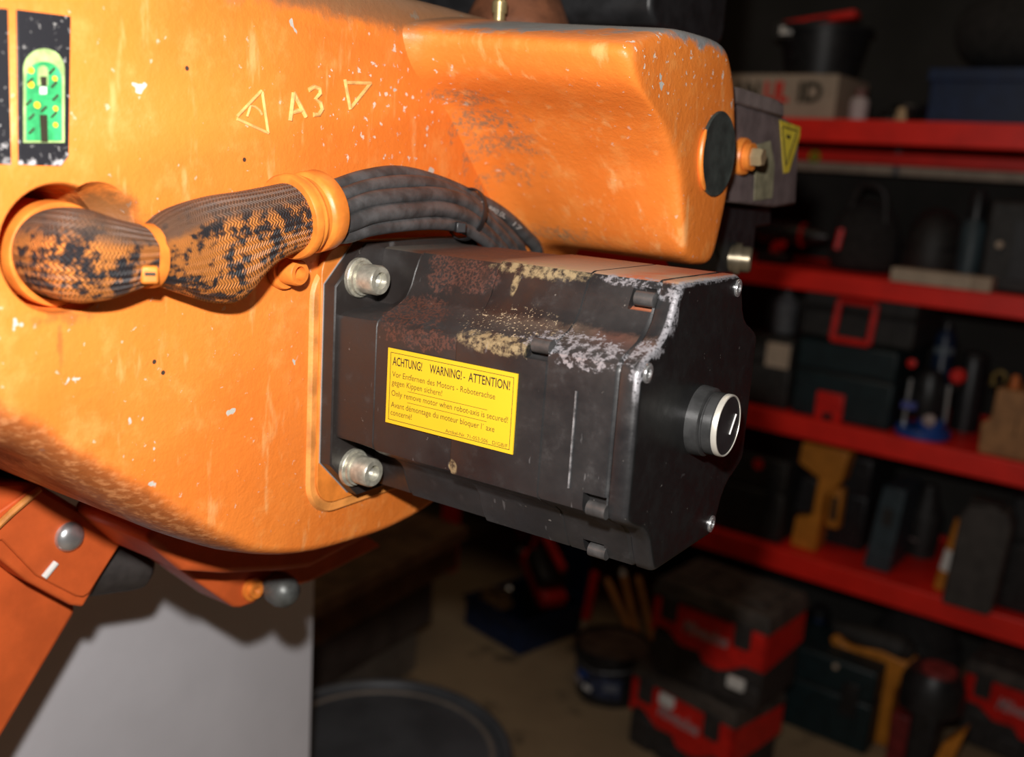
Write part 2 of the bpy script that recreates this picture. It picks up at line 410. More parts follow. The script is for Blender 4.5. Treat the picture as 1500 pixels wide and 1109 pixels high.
# crease points kept by doubling ring corners
def dense(r):
    out = []
    n = len(r)
    for i in range(n):
        p, q = r[i], r[(i+1) % n]
        out += [p, p.lerp(q, .5)]
    return out
B().loft([dense(r) for r in hr], cap0=False).build('wrist_housing', m_or, arm, sub=2)
pc = at(1050, 226, 0, XE)
plug = B().lathe([(-.004, .0335), (.0012, .0335), (.0022, .0325), (.0016, .030), (.0016, .0)], pc, (1, 0, 0), 40, cap=False).build('access_plug', M('plug_rubber', (.035, .042, .038), .5, var=.4, scale=45, bump=.2), arm)
a0 = 100
pr = [pc+V((.0016, .0345*cos(radians(t)), .0345*sin(radians(t)))) for t in range(150, 236, 6)]
B().tube(pr, [.0022*min(1, .4+min(i, len(pr)-1-i)*.4) for i in range(len(pr))], 8).build('peeled_paint_rim', m_orp, plug)

# motor seat: two stepped pads with rounded corners
def rrect(x, y0, y1, z0, z1, r, n=8):
    out = []
    for cyy, czz, a in ((y1-r, z1-r, 0), (y0+r, z1-r, 90), (y0+r, z0+r, 180), (y1-r, z0+r, 270)):
        for k in range(n+1):
            t = radians(a+90*k/n); out.append(V((x, cyy+r*cos(t), czz+r*sin(t))))
    return out
B().loft([rrect(XM-.004, -.107, .105, -.1125, .085, .030), rrect(XM+.0022, -.1045, .103, -.110, .083, .028), rrect(XM+.003, -.1035, .102, -.109, .082, .027)]).build('motor_pad', m_pad, arm)
B().loft([rrect(XM, -.0985, .098, -.1015, .0935, .02), rrect(.0385, -.0985, .098, -.1015, .0935, .02), rrect(.039, -.098, .0975, -.101, .093, .02)]).build('motor_seat', m_orp, arm)

# raised casting marks, built of rounded strokes
def strokes(name, lines, w=.0016, mat=None):
    b = B()
    for ln in lines:
        pts = [at(x, y, 0, XM+.0002) for x, y in ln]
        b.tube(pts, w, 8, flat=1.0)
    return b.build(name, mat or m_mark, arm)
m_mark = M('rubbed_raised_marks', (.86, .46, .15), .5, var=.25, scale=150, bump=.2)
strokes('raised_triangle', [[(383, 133), (347, 171)], [(347, 174), (393, 195)], [(393, 195), (384, 134)]], .0011)
strokes('raised_lightning_mark', [[(362, 171), (367, 155), (373, 156), (380, 161), (384, 168)]], .0009)
strokes('raised_letter', [[(425, 177), (430, 136)], [(430, 136), (448, 171)], [(427, 165), (443, 161)]], .0016)
strokes('raised_letter', [[(452, 132), (460, 127), (468, 130), (469, 137), (462, 145), (469, 150), (472, 160), (467, 168), (459, 168)]], .0016)
strokes('raised_triangle', [[(505, 116), (513, 160)], [(508, 121), (543, 122)], [(543, 122), (514, 158)]], .0014)

# two worn name plates at the left edge
def plate_mat():
    k = N('worn_black_plate'); n2 = k.noise(70, 6, .65); n3 = k.noise(300, 4); z = k.sep(k.pos())
    c = k.mix(k.ramp(n3, .62, .72), (.018, .018, .022), (.32, .31, .30))
    w = k.ramp(k.math('ADD', z[2], k.math('MULTIPLY', k.math('SUBTRACT', n2, .5), .06)), .148, .140)
    w = add(k, w, k.ramp(n2, .62, .66))
    return k.done(k.mix(w, c, (.62, .60, .60)), .45, 0., k.bump(n2, .3, .0006), .5)
m_pl = plate_mat()
def pl(pts, x=XM): return [at(a, b, 0, x) for a, b in pts]
B().prism(pl([(-60, 8), (10, 13), (15, 241), (-58, 238)]), (.0012, 0, 0)).build('name_plate', m_pl, arm, bevel=.0004)
np_ = B().prism(pl([(23, 14), (102, 24), (99, 228), (88, 243), (26, 241)]), (.0012, 0, 0)).build('name_plate', m_pl, arm, bevel=.0004)
def arch(x0, x1, y0, yb, n=12, sk=0.0):
    r = (x1-x0)/2; c = (x0+x1)/2
    return [(x0, yb)] + [(c-r*cos(pi*k/n), y0+r-r*1.0*sin(pi*k/n)) for k in range(n+1)] + [(x1, yb)]
m_gr1 = M('emblem_pale_green', (.42, .58, .22), .5, var=.3, scale=120, bump=.1)
m_gr2 = M('emblem_green', (.05, .48, .16), .5, var=.4, scale=90, bump=.1)
m_yd = M('emblem_yellow', (.88, .55, .03), .5, var=.1, bump=0)
xx = XM+.0012
B().prism(pl(arch(34, 94, 71, 209), xx), (.0005, 0, 0)).build('arch_emblem', m_gr1, np_)
B().prism(pl(arch(38, 90, 90, 206), xx+.0005), (.0004, 0, 0)).build('arch_inner', m_gr2, np_)
B().prism(pl(arch(55, 70, 96, 125), xx+.0009), (.0003, 0, 0)).build('arch_slot', m_gr1, np_)
B().prism(pl([(59, 112), (68, 112), (68, 126), (60, 126)], xx+.0012), (.0003, 0, 0)).build('slot_mark', m_ink, np_)
B().prism(pl([(58, 127), (68, 127), (68, 138), (58, 138)], xx+.0009), (.0004, 0, 0)).build('slot_patch', m_wht, np_)
B().prism(pl([(58, 168), (69, 168), (70, 208), (60, 208)], xx+.0009), (.0003, 0, 0)).build('slot_mark', m_ink, np_)
for (x, y, r) in ((54, 154, 5), (80, 115, 4), (81, 159, 4), (81, 183, 4), (45, 103, 5), (45, 124, 5)):
    c = at(x, y, 0, xx+.0009); B().lathe([(0, r*.00034), (.0004, r*.00034)], c, (1, 0, 0), 14).build('emblem_dot', m_yd, np_)
for (x, y) in ((76, 104), (79, 124), (81, 143), (79, 168), (44, 118), (42, 150), (46, 171), (46, 192), (64, 160)):
    a, b = at(x-4, y+4, 0, xx+.0011), at(x+4, y-4, 0, xx+.0011); B().tube([a, b], .0006, 6).build('emblem_dash', m_ink, np_)

# little clamp bolt beside the motor flange
bc = at(412, 396, 0, XM)
bo = B().lathe([(0, .0128), (.004, .0128), (.0055, .012), (.0055, 0)], bc, (1, 0, 0), 28, cap=False).build('clamp_bolt_washer', m_orp, arm)
B().lathe([(.005, .0088), (.017, .0088), (.0185, .0078), (.0185, .0048), (.013, .0046), (.013, 0)], bc, (1, 0, 0), 28, cap=False).build('clamp_bolt_head', m_orp, bo)
# gear cover, grease nipple and dark gearbox on top of the arm, behind
gc = at(745, 18, 1, .16)
gcv = B().lathe([(-.03, .052), (-.006, .052), (0, .048), (.022, .038), (.022, 0)], V((gc.x-.01, .19, .287)), (0, 0, 1), 40, cap=False).build('gear_cover', M('rusty_cover', (.14, .05, .022), .6, var=.35, scale=50, bump=.4), arm)
nb = at(731, 25, 1, .125)
B().lathe([(-.006, .0052), (.003, .0052), (.003, .0066), (.012, .0066), (.014, .0045), (.02, .004), (.021, 0)], nb, (0, 0, 1), 12, cap=False).build('grease_nipple', M('brass', (.55, .42, .2), .35, .7, var=.2, scale=90, bump=.1), arm)
B().loft([rrect(x, .26+i*.004, .46-i*.004, .295, .42, .02) for i, x in enumerate((-.26, -.1, .02, .09))]).build('gearbox_block', m_blk, arm, bevel=.004)

# lower bracket under the arm
def slab(name, pts, x, depth, mat, parent, bevel=.003):
    return B().prism([at(a, b, 0, x) for a, b in pts], (-depth, 0, 0)).build(name, mat, parent, bevel=bevel, seg=3)
brk = slab('lower_bracket', [(250, 740), (215, 792), (268, 838), (330, 842), (410, 838), (455, 833), (606, 752), (590, 690)], -.07, .10, m_ord, arm, .006)
slab('bracket_plate', [(236, 800), (268, 838), (342, 890), (352, 891), (372, 884), (388, 872), (455, 853), (560, 800), (500, 760)], -.115, .05, m_ord, arm, .003)
kc = at(398, 853, 0, -.11)
B().lathe([(0, .012), (.008, .0155), (.018, .0155), (.026, .012), (.030, .006), (.030, 0)], kc, (1, 0, -.25), 24, cap=False).build('bracket_knob', M('knob_grey', (.10, .105, .10), .4, .3, var=.3, scale=80, bump=.2), arm)
nc = at(368, 862, 0, -.115)
nt = B().lathe([(0, .011), (.003, .011), (.003, .0075), (.008, .0075), (.008, .004), (.005, 0)], nc, (1, 0, 0), 24, cap=False).build('bracket_screw', m_orp, arm)

# ------------------------------------------------------------------ servo motor
mot = thing('servo_motor', (.05, 0, -.095), 'black scuffed servo motor with yellow warning label, bolted to the orange arm', 'motor')
Q = [(.0435, .095), (.0475, .0938), (.0505, .0895), (.0548, .0808), (.0585, .0715), (.064, .064), (.0715, .0585), (.0808, .0548), (.0895, .0505), (.0938, .0475), (.095, .0435)]
Q2 = [(.0435, .095), (.0465, .0938), (.048, .0895), (.0495, .0808), (.0505, .0700), (.0535, .0535), (.0700, .0505), (.0808, .0495), (.0895, .048), (.0938, .0465), (.095, .0435)]
def ring4(x, s, m=0.0):
    q = [(a[0]+(b[0]-a[0])*m, a[1]+(b[1]-a[1])*m) for a, b in zip(Q, Q2)]
    out = []
    for sy, sz, rev in ((1, 1, False), (1, -1, True), (-1, -1, False), (-1, 1, True)):
        for (y, z) in (q[::-1] if rev else q): out.append(V((x, sy*y*s, sz*z*s)))
    return out
# flange
def chsq(x, f, c):
    return [V((x, y, z)) for y, z in ((-f+c, f), (f-c, f), (f, f-c), (f, -f+c), (f-c, -f), (-f+c, -f), (-f, -f+c), (-f, f-c))]
flg = B().loft([chsq(.039, .0965, .030), chsq(.0495, .0965, .030), chsq(.0505, .0955, .030)]).build('flange', m_mo, mot)
B().loft([chsq(.0385, .0972, .0305), chsq(.0398, .0972, .0305)]).build('flange_shim', M('shim_steel', (.55, .56, .55), .4, .6, var=.1), mot)
hs = [(.048, .975, 1), (.066, .975, 1), (.082, .972, .35), (.0862, .972, .1), (.0868, .966, .1), (.0884, .966, .1), (.0890, .982, 0), (.1572, .982, 0), (.1585, .997, 0), (.1592, 1, 0),
      (.2283, 1, 0), (.2288, .992, 0), (.2298, .992, 0), (.2303, 1.0, 0), (.2768, 1.0, 0), (.2775, .992, 0), (.279, .985, 0)]
housing = B().loft([ring4(*h) for h in hs]).build('housing', m_mo, mot, ang=28)
pk = [((.2695, -.0545, .0830), (.016, .013, .015), (1, 0, 0)), ((.2205, -.0915, .0500), (.017, .016, .018), (1, 0, 0)),
      ((.2700, -.0945, -.0440), (.016, .015, .017), (1, 0, 0)), ((.2500, -.0500, -.0900), (.016, .016, .015), (1, 0, 0))]
cuts = []
for c, sz, d in pk:
    cuts.append(B().lathe([(-sz[0]/2, sz[2]*.52), (sz[0]/2, sz[2]*.52)], V(c), (1, 0, 0), 16).build('cut', m_mo))
boolean(housing, cuts)
for c, sz, d in pk:
    s_ = B().lathe([(-.0035, .0048), (.0095, .0048), (.0095, 0)], V(c), (1, 0, 0), 16).build('pocket_screw', M('blackened_screw', (.075, .073, .072), .4, .4, var=.3, scale=90, bump=.15), mot)
B().box((.2516, -.0953, -.004), (.0011, .0012, .062)).build('side_rib', M('scratched_edge', (.16, .16, .165), .45, .2, var=.6, scale=200, bump=.4), mot)
cs = [(.2784, .972), (.2796, .985), (.2800, .997), (.2806, 1.0), (.2890, 1.0), (.2908, .996), (.2922, .986), (.2929, .974), (.293, .955)]
cap = B().loft([ring4(x, s) for x, s in cs]).build('end_cap', m_mo, mot, ang=45)
for y, z in ((.0437, .0858), (-.0855, .0440), (.0437, -.0858)):
    o_ = V((.2931, y, z))
    sc_ = B().lathe([(0, .0062), (.0006, .0062), (.0006, .0052), (-.0, .0050), (.0012, .0046), (.0014, .0026), (-.001, .0024), (-.001, 0)], o_, (1, 0, 0), 20, cap=False).build('cap_screw', m_steel, cap)
# encoder plug
kb = B().lathe([(-.002, .0240), (.002, .0238), (.0082, .0232), (.0090, .0222), (.0092, .0205), (.0100, .0205), (.0108, .0212), (.0165, .0208), (.0172, .0200), (.0172, 0)], V((.293, 0, 0)), (1, 0, 0), 44, cap=False).build('encoder_plug', M('plug_black', (.03, .03, .03), .33, var=.3, scale=80, bump=.1), mot)
B().lathe([(.0172, .0200), (.0176, .0211), (.0205, .0211), (.0213, .0206), (.0213, .0198), (.0203, .0196), (.0203, 0)], V((.293, 0, 0)), (1, 0, 0), 44, cap=False).build('plug_rim', M('chrome_rim', (.72, .68, .60), .3, .5, var=.05, bump=0), kb)
B().lathe([(.0203, .0196), (.0209, .0194), (.0209, 0)], V((.293, 0, 0)), (1, 0, 0), 44, cap=False).build('plug_face', m_blk, kb)
ax_ = .293+.0211
B().tube([V((ax_, .0035, -.0125+.006)), V((ax_, .0115, .006))], .0006, 6).build('slot_line', m_wht, kb)
B().mesh(text('KL', .004, .0028), V((ax_, -.0015, .0010)), V((0, 1, 0)), V((0, 0, 1)), V((1, 0, 0))).build('plug_lettering', m_dkst, kb)
# mounting bolts
for y, z in ((-.0735, .0715), (-.0735, -.0725)):
    o_ = V((.0505, y, z))
    w_ = B().lathe([(0, .0145), (.003, .0145), (.0035, .014), (.0035, .0125), (.0065, .0125), (.0065, .008)], o_, (1, 0, 0), 28).build('mounting_bolt', m_zinc, mot)
    B().lathe([(.006, .0108), (.0205, .0108), (.022, .0098), (.022, .0062), (.0165, .006), (.0165, 0)], o_, (1, 0, 0), 28, cap=False).build('bolt_head', m_zinc, w_)
    B().lathe([(.0168, .0058), (.0172, .0032), (.0172, 0)], o_, (1, 0, 0), 6, cap=False).build('bolt_socket', m_steel, w_)
# warning label
LX, LY, LZ = .1013, -.0958, .0303; LW, LH = .1077, .0530
lab = B().box((LX+LW/2, LY+.0000, LZ-LH/2), (LW, .0010, LH)).build('warning_label', m_yel, mot)
lo = V((LX, LY-.00055, LZ-LH)); ux, uy, un = V((1, 0, 0)), V((0, 0, 1)), V((0, -1, 0))
def ltxt(st, u, v, w, h, mat=m_ink, sh=0):
    B().mesh(text(st, w/1000, h/1000, .00008, sh, bold=.012 if mat is m_ink else 0), lo+ux*(u/1000)+uy*(v/1000), ux, uy, un).build('label_lettering', mat, lab)
def lbar(u, v, w, h, mat=m_ink): B().box(lo+ux*((u+w/2)/1000)+uy*((v+h/2)/1000)+un*.00008, (w/1000, .0001, h/1000)).build('label_rule', mat, lab)
for a in ((2.6, 2.6, 102.5, .35), (2.6, 50.0, 102.5, .35), (2.6, 2.6, .35, 47.7), (104.8, 2.6, .35, 47.7)): lbar(*a)
ltxt('ACHTUNG!', 4.6, 41.6, 26, 5.9); ltxt('WARNING!', 37, 41.6, 27, 5.9); ltxt('-', 65.5, 42.2, 1.4, 4.0); ltxt('ATTENTION!', 69.5, 41.6, 33, 5.9)
ltxt('Vor Entfernen des Motors - Roboterachse', 4.6, 33.4, 87, 4.0, m_ink2)
ltxt('gegen Kippen sichern!', 4.6, 27.6, 44, 4.0, m_ink2); lbar(19, 25.2, 67, .3, m_ink2)
ltxt('Only remove motor when robot-axis is secured!', 4.6, 20.0, 98, 4.0, m_ink2); lbar(19, 17.4, 67, .3, m_ink2)
ltxt('Avant d\u00e9montage du moteur bloquer l\u00b4 axe', 4.6, 11.8, 88, 4.0, m_ink2)
ltxt('concern\u00e9!', 4.6, 6.2, 19, 4.0, m_ink2)
ltxt('Artikel-Nr. 71-053-506', 53, 3.6, 35, 2.4, m_ink2); ltxt('D/GB/F', 91.5, 3.6, 12, 2.4, m_ink2)

# ------------------------------------------------------------------ cable harness: hose ring, braided sleeve, collar, cables
har = thing('cable_harness', (.034, -.2, .06), 'braided sleeve with zip tie leading black cables out of the orange arm to the motor', 'cable harness')
hd = (V((.075, -.25, .1))-V((.010, -.325, .1))).normalized()
rc = at(84, 372, 0, .014)
hrg = B().lathe([(-.060, .0285), (-.006, .0285), (-.005, .0302), (.0030, .0302), (.0045, .0295), (.0050, .0280), (.0045, .0262), (-.004, .0256), (-.05, .0256)], rc, (1, -.06, -.02), 48, cap=False).build('hose_ring', m_orp, har)
# sleeve sections: pixel centre, half height px, x-plane
secs = [(82, 372, .000, .0246, .0246), (86, 372, .022, .0248, .0250), (100, 373, .038, .0238, .0256), (122, 376, .051, .0228, .0256), (150, 378, .0565, .0205, .0235), (180, 377, .057, .0180, .0200),
        (206, 375, .056, .0160, .0172), (215, 375, .056, .0152, .0166), (224, 374, .056, .0160, .0176), (250, 368, .057, .0195, .0225), (280, 359, .058, .0210, .0245), (320, 346, .060, .0215, .0245),
        (360, 335, .061, .0218, .0230), (400, 325, .061, .0220, .0225), (436, 316, .061, .0220, .0222), (452, 312, .061, .0215, .0215)]
path = [at(x, y, 0, xv) for x, y, xv, _, _ in secs]
pp = catmull(path, 6); rr = catmull([V((s[3], s[4], 0)) for s in secs], 6)
rings = []; SEG = 56
for i, p in enumerate(pp):
    t = (pp[min(i+1, len(pp)-1)]-pp[max(i-1, 0)]).normalized()
    b_ = V((0, 0, 1)); b_ = (b_-t*b_.dot(t)).normalized(); a_ = b_.cross(t).normalized()
    if i < 10: # facing out of the ring first
        w = i/10.0; t2 = V((1, .1, 0)).lerp(t, w).normalized(); b_ = (V((0, 0, 1))-t2*t2.z).normalized(); a_ = b_.cross(t2).normalized()
    rg = []
    for k in range(SEG):
        th = 2*pi*k/SEG; r1 = rr[i].x; r2 = rr[i].y
        fold = 1.0
        f2 = math.exp(-((i-42)/16.0)**2)          # pleats gathered towards the tie
        fold += f2*(.035*sin(th*5+.6)+.03*sin(th*9+i*.05))
        if i > 44: # slack bag hanging below the collar
            g = math.exp(-((i-67)/(10.0 if i < 67 else 7.0))**2); dn = max(0, -sin(th))**2.2; fold += g*.72*dn
        cr = math.exp(-((th-2*pi*.015)/.09)**2)*math.exp(-((i-30)/9.0)**2)+math.exp(-((th-2*pi*.90)/.14)**2)*math.exp(-((i-66)/9.0)**2)*1.5
        fold -= .13*cr
        rg.append(p+a_*(r1*fold*cos(th))+b_*(r2*fold*sin(th)))
    rings.append(rg)
B().loft(rings, uv=True).build('braided_sleeve', m_br, har, ang=60)
# zip tie on the sleeve
tc = at(215, 375, 0, .056); td = (path[8]-path[6]).normalized()
tie = B(); tb = V((0, 0, 1)); tb = (tb-td*tb.dot(td)).normalized(); ta = tb.cross(td).normalized()
def band(b, c, a_, b_, t, r1, r2, w, th=.0012, seg=36):
    R = []
    for k in range(seg):
        e = a_*cos(2*pi*k/seg)*r1+b_*sin(2*pi*k/seg)*r2; n_ = e.normalized()
        R.append([c+e-t*w, c+e+n_*th-t*w, c+e+n_*th+t*w, c+e+t*w])
    return b.loft(R, closed=True)
tieo = band(B(), tc, ta, tb, td, .0157, .0172, .0030).build('cable_tie', m_orp, har)
hh = at(218, 402, 0, .073)
B().box(hh, (.0085, .0095, .0098), Matrix.Rotation(radians(-28), 3, 'Z')).build('tie_head', m_orp, tieo, bevel=.0015)
B().box(hh+V((.0040, -.0022, .0010)), (.0028, .0055, .0014), Matrix.Rotation(radians(-28), 3, 'Z')).build('tie_slot', m_ink, tieo)
# collar
cc = at(447, 313, 0, .060); cdv = (at(482, 305, 0, .060)-at(430, 317, 0, .060)).normalized()
B().lathe([(-.016, .0235), (-.016, .0268), (-.0145, .0278), (-.0105, .0278), (-.009, .0262), (-.008, .0262), (-.0065, .0268), (-.0045, .0262), (-.003, .0242), (.0005, .0242), (.002, .0264),
           (.0035, .0270), (.013, .0270), (.0145, .0262), (.0145, .0232), (.010, .0225)], cc, cdv, 48).build('collar', m_orp, har)
# cables, from the collar over the motor's back corner
def cab(pts, r):
    p = [at(x, y, 0, xv) for x, y, xv in pts]
    last = p[-1]
    p += [last+V((-.004, .012, -.03)), last+V((-.008, .016, -.07))]
    return catmull(p, 8), r
C = [([(448, 292, .050), (492, 274, .050), (535, 260, .052), (585, 254, .052), (640, 267, .052), (690, 288, .053), (735, 313, .054), (768, 343, .052), (786, 366, .050)], .0058),
     ([(448, 300, .058), (495, 289, .060), (540, 274, .062), (595, 267, .062), (645, 274, .060), (690, 297, .058), (726, 326, .057), (750, 350, .056), (764, 372, .054)], .0056),
     ([(448, 308, .066), (495, 309, .068), (545, 292, .071), (600, 286, .071), (645, 286, .069), (686, 300, .066), (720, 332, .064), (740, 354, .062), (752, 374, .060)], .0059),
     ([(448, 316, .070), (495, 331, .072), (545, 315, .075), (600, 308, .075), (645, 306, .073), (682, 317, .071), (710, 340, .068), (727, 358, .066), (738, 376, .064)], .0062),
     ([(448, 322, .068), (496, 346, .070), (545, 335, .073), (600, 328, .074), (645, 327, .073), (676, 332, .071), (700, 345, .070), (716, 358, .068), (726, 376, .066)], .0052),
     ([(448, 300, .046), (490, 320, .046), (545, 300, .048), (600, 292, .048), (650, 298, .048), (700, 318, .048), (740, 345, .048), (760, 370, .048)], .0058)]
for pts, r in C:
    p, r = cab(pts, r); B().tube(p, r, 14).build('cable', m_cab, har)
# tie round the cable bundle
tcc = at(683, 312, 0, .060); tdd = (at(700, 322, 0, .060)-at(660, 300, 0, .060)).normalized()
tb = (V((0, 0, 1))-tdd*tdd.z).normalized(); ta = tb.cross(tdd).normalized()
t2 = band(B(), tcc+V((.001, 0, -.001)), ta, tb, tdd, .0165, .0205, .0024).build('cable_tie', m_blk, har)
B().box(at(674, 333, 0, .080), (.007, .008, .008), Matrix.Rotation(radians(-35), 3, 'Z')).build('tie_head', m_blk, t2, bevel=.001)
e1, e2 = at(694, 292, 0, .0605), at(757, 321, 0, .0605)
pu = (e2-e1).normalized(); pn = (CP-e1); pn = (pn-pu*pn.dot(pu)).normalized(); pv = pn.cross(pu)
m_prt = M('cable_print', (.42, .42, .40), .6, var=.1, bump=0)
for st, a, b in (('00.880.0L', (694, 294), (732, 314)), ('17', (745, 322), (755, 331))):
    p0, p1 = at(*a, 0, .0545), at(*b, 0, .0540)
    uu = (p1-p0); w = uu.length; uu.normalize(); nn = (CP-p0); nn = (nn-uu*nn.dot(uu)).normalized(); vv = nn.cross(uu)
    B().mesh(text(st, w, .0040, .0001), p0+nn*.0070-vv*.0012, uu, vv, nn).build('cable_lettering', m_prt, har)
m_dab = M('orange_dab', (.75, .25, .05), .5, var=.3, scale=200, bump=.3)

# ------------------------------------------------------------------ link arm below left
lk = thing('robot_linkage', (-.30, -.9, FZ), 'orange lower robot linkage with round steel screw, white mark and black rubber bumper', 'robot linkage')
def lkpt(x, y, d=-.20): return at(x, y, 0, d)
def P3(pts, x): return [at(a, b, 0, x) for a, b in pts]
q1, q2 = lkpt(114, 896), lkpt(-12, 1109); dr = (q2-q1)/(q2.z-q1.z)
def down(p, z): return p+dr*(z-p.z)
top_l = lkpt(-160, 640)
bm_pts = [lkpt(-200, 740), lkpt(-20, 740), lkpt(90, 830), q1, down(q1, FZ), down(q1, FZ)+V((0, -.42, 0))]
B().prism(bm_pts, (-.12, 0, 0)).build('link_beam', m_ord, lk, bevel=.006, seg=3)
B().prism(P3([(-60, 760), (0, 708), (52, 706), (178, 782), (180, 790), (122, 890), (104, 887), (40, 852), (0, 820), (-60, 790)], -.165), (-.03, 0, 0)).build('stop_plate', m_ord, lk, bevel=.0025, seg=3)
B().prism(P3([(-60, 790), (0, 745), (48, 711), (66, 722), (176, 785), (176, 792), (128, 868), (119, 874), (108, 872), (50, 842), (0, 790), (-40, 800)], -.1645), (.003, 0, 0)).build('face_plate', m_ord, lk, bevel=.0015)
B().tube(P3([(-30, 795), (20, 748), (58, 716)], -.158), .0028, 8).build('plate_seam', m_pad, lk)
sc_ = at(101, 786, 0, -.1615)
so = B().lathe([(0, .0125), (.0025, .0122), (.0058, .0095), (.0075, .0045), (.0076, 0)], sc_, (1, 0, 0), 32, cap=False).build('round_screw', m_steel, lk)
w0, w1 = at(64, 846, 0, -.161), at(82, 824, 0, -.161)
B().tube([w0, w1], .0028, 10).build('white_mark', m_wht, lk)
b0, b1 = at(140, 822, 0, -.205), at(190, 840, 0, -.195)
bd = (b1-b0).normalized()
B().lathe([(-.03, .0255), (.024, .0255), (.034, .0245), (.039, .020), (.039, 0)], at(150, 828, 0, -.20), V((.12, 1, -.16)), 32, cap=False).build('rubber_bumper', m_blk2, lk)
B().torus(at(-40, 665, 0, -.19), (1, 0, 0), .045, .018, 40, 12).build('rubber_seal_ring', m_blk, lk)
B().lathe([(-.03, .034), (.004, .034), (.004, 0)], at(-40, 665, 0, -.19), (1, 0, 0), 36, cap=False).build('pivot_cap', m_blk, lk)

# ------------------------------------------------------------------ grey terminal box behind the wrist housing
XT = .20
tbx = thing('terminal_box', tuple(at(1110, 392, 0, XT)), 'worn purple-grey metal terminal box with yellow warning triangle, behind orange wrist housing', 'terminal box')
m_tb = M('purple_grey_paint', (.15, .115, .112), .5, .1, var=.25, scale=45, bump=.2)
B().prism(P3([(1000, 150), (1082, 152), (1147, 172), (1172, 185), (1166, 300), (1136, 304), (1000, 288)], XT), (-.12, 0, 0)).build('body', m_tb, tbx, bevel=.003)
B().prism(P3([(1000, 120), (1085, 128), (1140, 146), (1149, 152), (1149, 173), (1082, 152), (1000, 148)], XT+.003), (-.12, 0, 0)).build('lid', M('lid_grey', (.19, .15, .14), .5, .1, var=.2, scale=45, bump=.2), tbx, bevel=.002)
xs = XT+.0005
ts = B().prism(P3([(1142, 176), (1172, 186), (1171, 200), (1155, 252), (1148, 254)], xs), (.0006, 0, 0)).build('warning_sticker', M('sticker_yellow', (.62, .46, .04), .5, var=.15, scale=80, bump=0), tbx)
B().prism(P3([(1147, 187), (1166, 193), (1151, 240)], xs+.0006), (.0003, 0, 0)).build('sticker_triangle', M('sticker_yellow_inner', (.75, .58, .05), .5, var=.1, bump=0), ts)
for a, b in (((1146, 186), (1167, 192)), ((1167, 192), (1151, 242)), ((1151, 242), (1146, 186))):
    B().tube(P3([a, b], xs+.0008), .0007, 6).build('triangle_border', m_ink, ts)
B().prism(P3([(1152, 197), (1158, 199), (1157, 204), (1152, 202)], xs+.0009), (.0003, 0, 0)).build('triangle_mark', m_ink, ts)
B().prism(P3([(1108, 212), (1128, 206), (1134, 240), (1131, 290), (1104, 294), (1106, 250)], xs), (.0004, 0, 0)).build('paint_patch', M('khaki_patch', (.25, .225, .14), .6, var=.3, scale=60, bump=.3), tbx)
hb = at(1084, 229, 0, XT)
hx = B().lathe([(-.002, .0165), (.004, .0165), (.006, .0155), (.006, .012), (.012, .012), (.012, 0)], hb, (1, 0, 0), 24, cap=False).build('bolt_washer', m_orp, tbx)
B().lathe([(.010, .0085), (.020, .0085), (.022, .0072), (.022, 0)], hb, (1, 0, 0), 6, cap=False).build('hex_bolt', M('brassy_zinc', (.55, .42, .24), .35, .6, var=.2), hx)
B().prism(P3([(1040, 296), (1130, 304), (1130, 330), (1108, 334), (1101, 400), (1060, 400), (1040, 340)], XT-.02), (-.06, 0, 0)).build('bracket', m_blk, tbx, bevel=.003)
cbp = at(1058, 377, 0, XT-.03)
B().lathe([(-.02, .0135), (.012, .0135), (.012, .0155), (.018, .0155), (.018, .0125), (.026, .0125), (.028, .011), (.028, 0)], cbp, (1, .35, 0), 28, cap=False).build('union_nut', M('brassy_dark', (.16, .13, .085), .35, .6, var=.3), tbx)

# ------------------------------------------------------------------ white cabinet
XC = -.45
ce_ = at(449, 1000, 0, XC)
cbn = thing('white_cabinet', (XC-.25, ce_.y-.35, FZ), 'pale grey-white metal cabinet standing behind the orange robot arm', 'cabinet')
m_cw = M('cabinet_white', (.74, .73, .77), .5, var=.05, scale=6, bump=.05)
B().box((XC-.25, ce_.y-.50, FZ+.60), (.49, 1.0, 1.10)).build('body', m_cw, cbn, bevel=.004)
B().box((XC+.008, ce_.y-.495, FZ+.62), (.018, .98, 1.06)).build('door', m_cw, cbn, bevel=.003)
B().box((XC-.25, ce_.y-.50, FZ+.025), (.45, .96, .05)).build('plinth', m_blk, cbn)
B().box((XC+.022, ce_.y-.10, FZ+.42), (.02, .02, .12)).build('door_handle', m_dkst, cbn, bevel=.003)

# ------------------------------------------------------------------ workbench unit beside the cabinet
wa = at(458, 905, 2, -.62); XB = -1.03
m_wood = M('dark_wood', (.17, .095, .045), .6, var=.3, scale=14, bump=.2)
m_wood2 = M('brown_board', (.05, .036, .030), .6, var=.25, scale=14, bump=.15)
m_gbrd = M('grey_board', (.14, .115, .09), .6, var=.2, scale=14, bump=.15)
pR = at(628, 900, 0, XB); pT = at(668, 800, 0, XB+.03)
wy1 = pR.y; wb = thing('workbench', (XB-.3, wy1-.5, FZ), 'dark wooden workbench with plank top and brown drawer front, between cabinet and grey drum', 'workbench', rz=radians(3.5))
WL[wb.name] = V((XB-.3, wy1-.5, FZ))
zt = at(640, 800, 0, XB+.03).z; z1 = at(560, 895, 0, XB).z; z2 = at(560, 945, 0, XB).z
zq = at(625, 868, 0, XB).z; zr = at(630, 925, 0, XB).z
for i in range(4): B().box((XB-.09-.135*i+.07, wy1-.55+.06, zt-.02), (.13, 1.26, .04)).build('top_plank', m_wood, wb, bevel=.004)
B().box((XB-.02, wy1-.50+.05, (zt-.045+zq)/2), (.04, 1.22, (zt-.045-zq))).build('apron', m_wood, wb, bevel=.004)
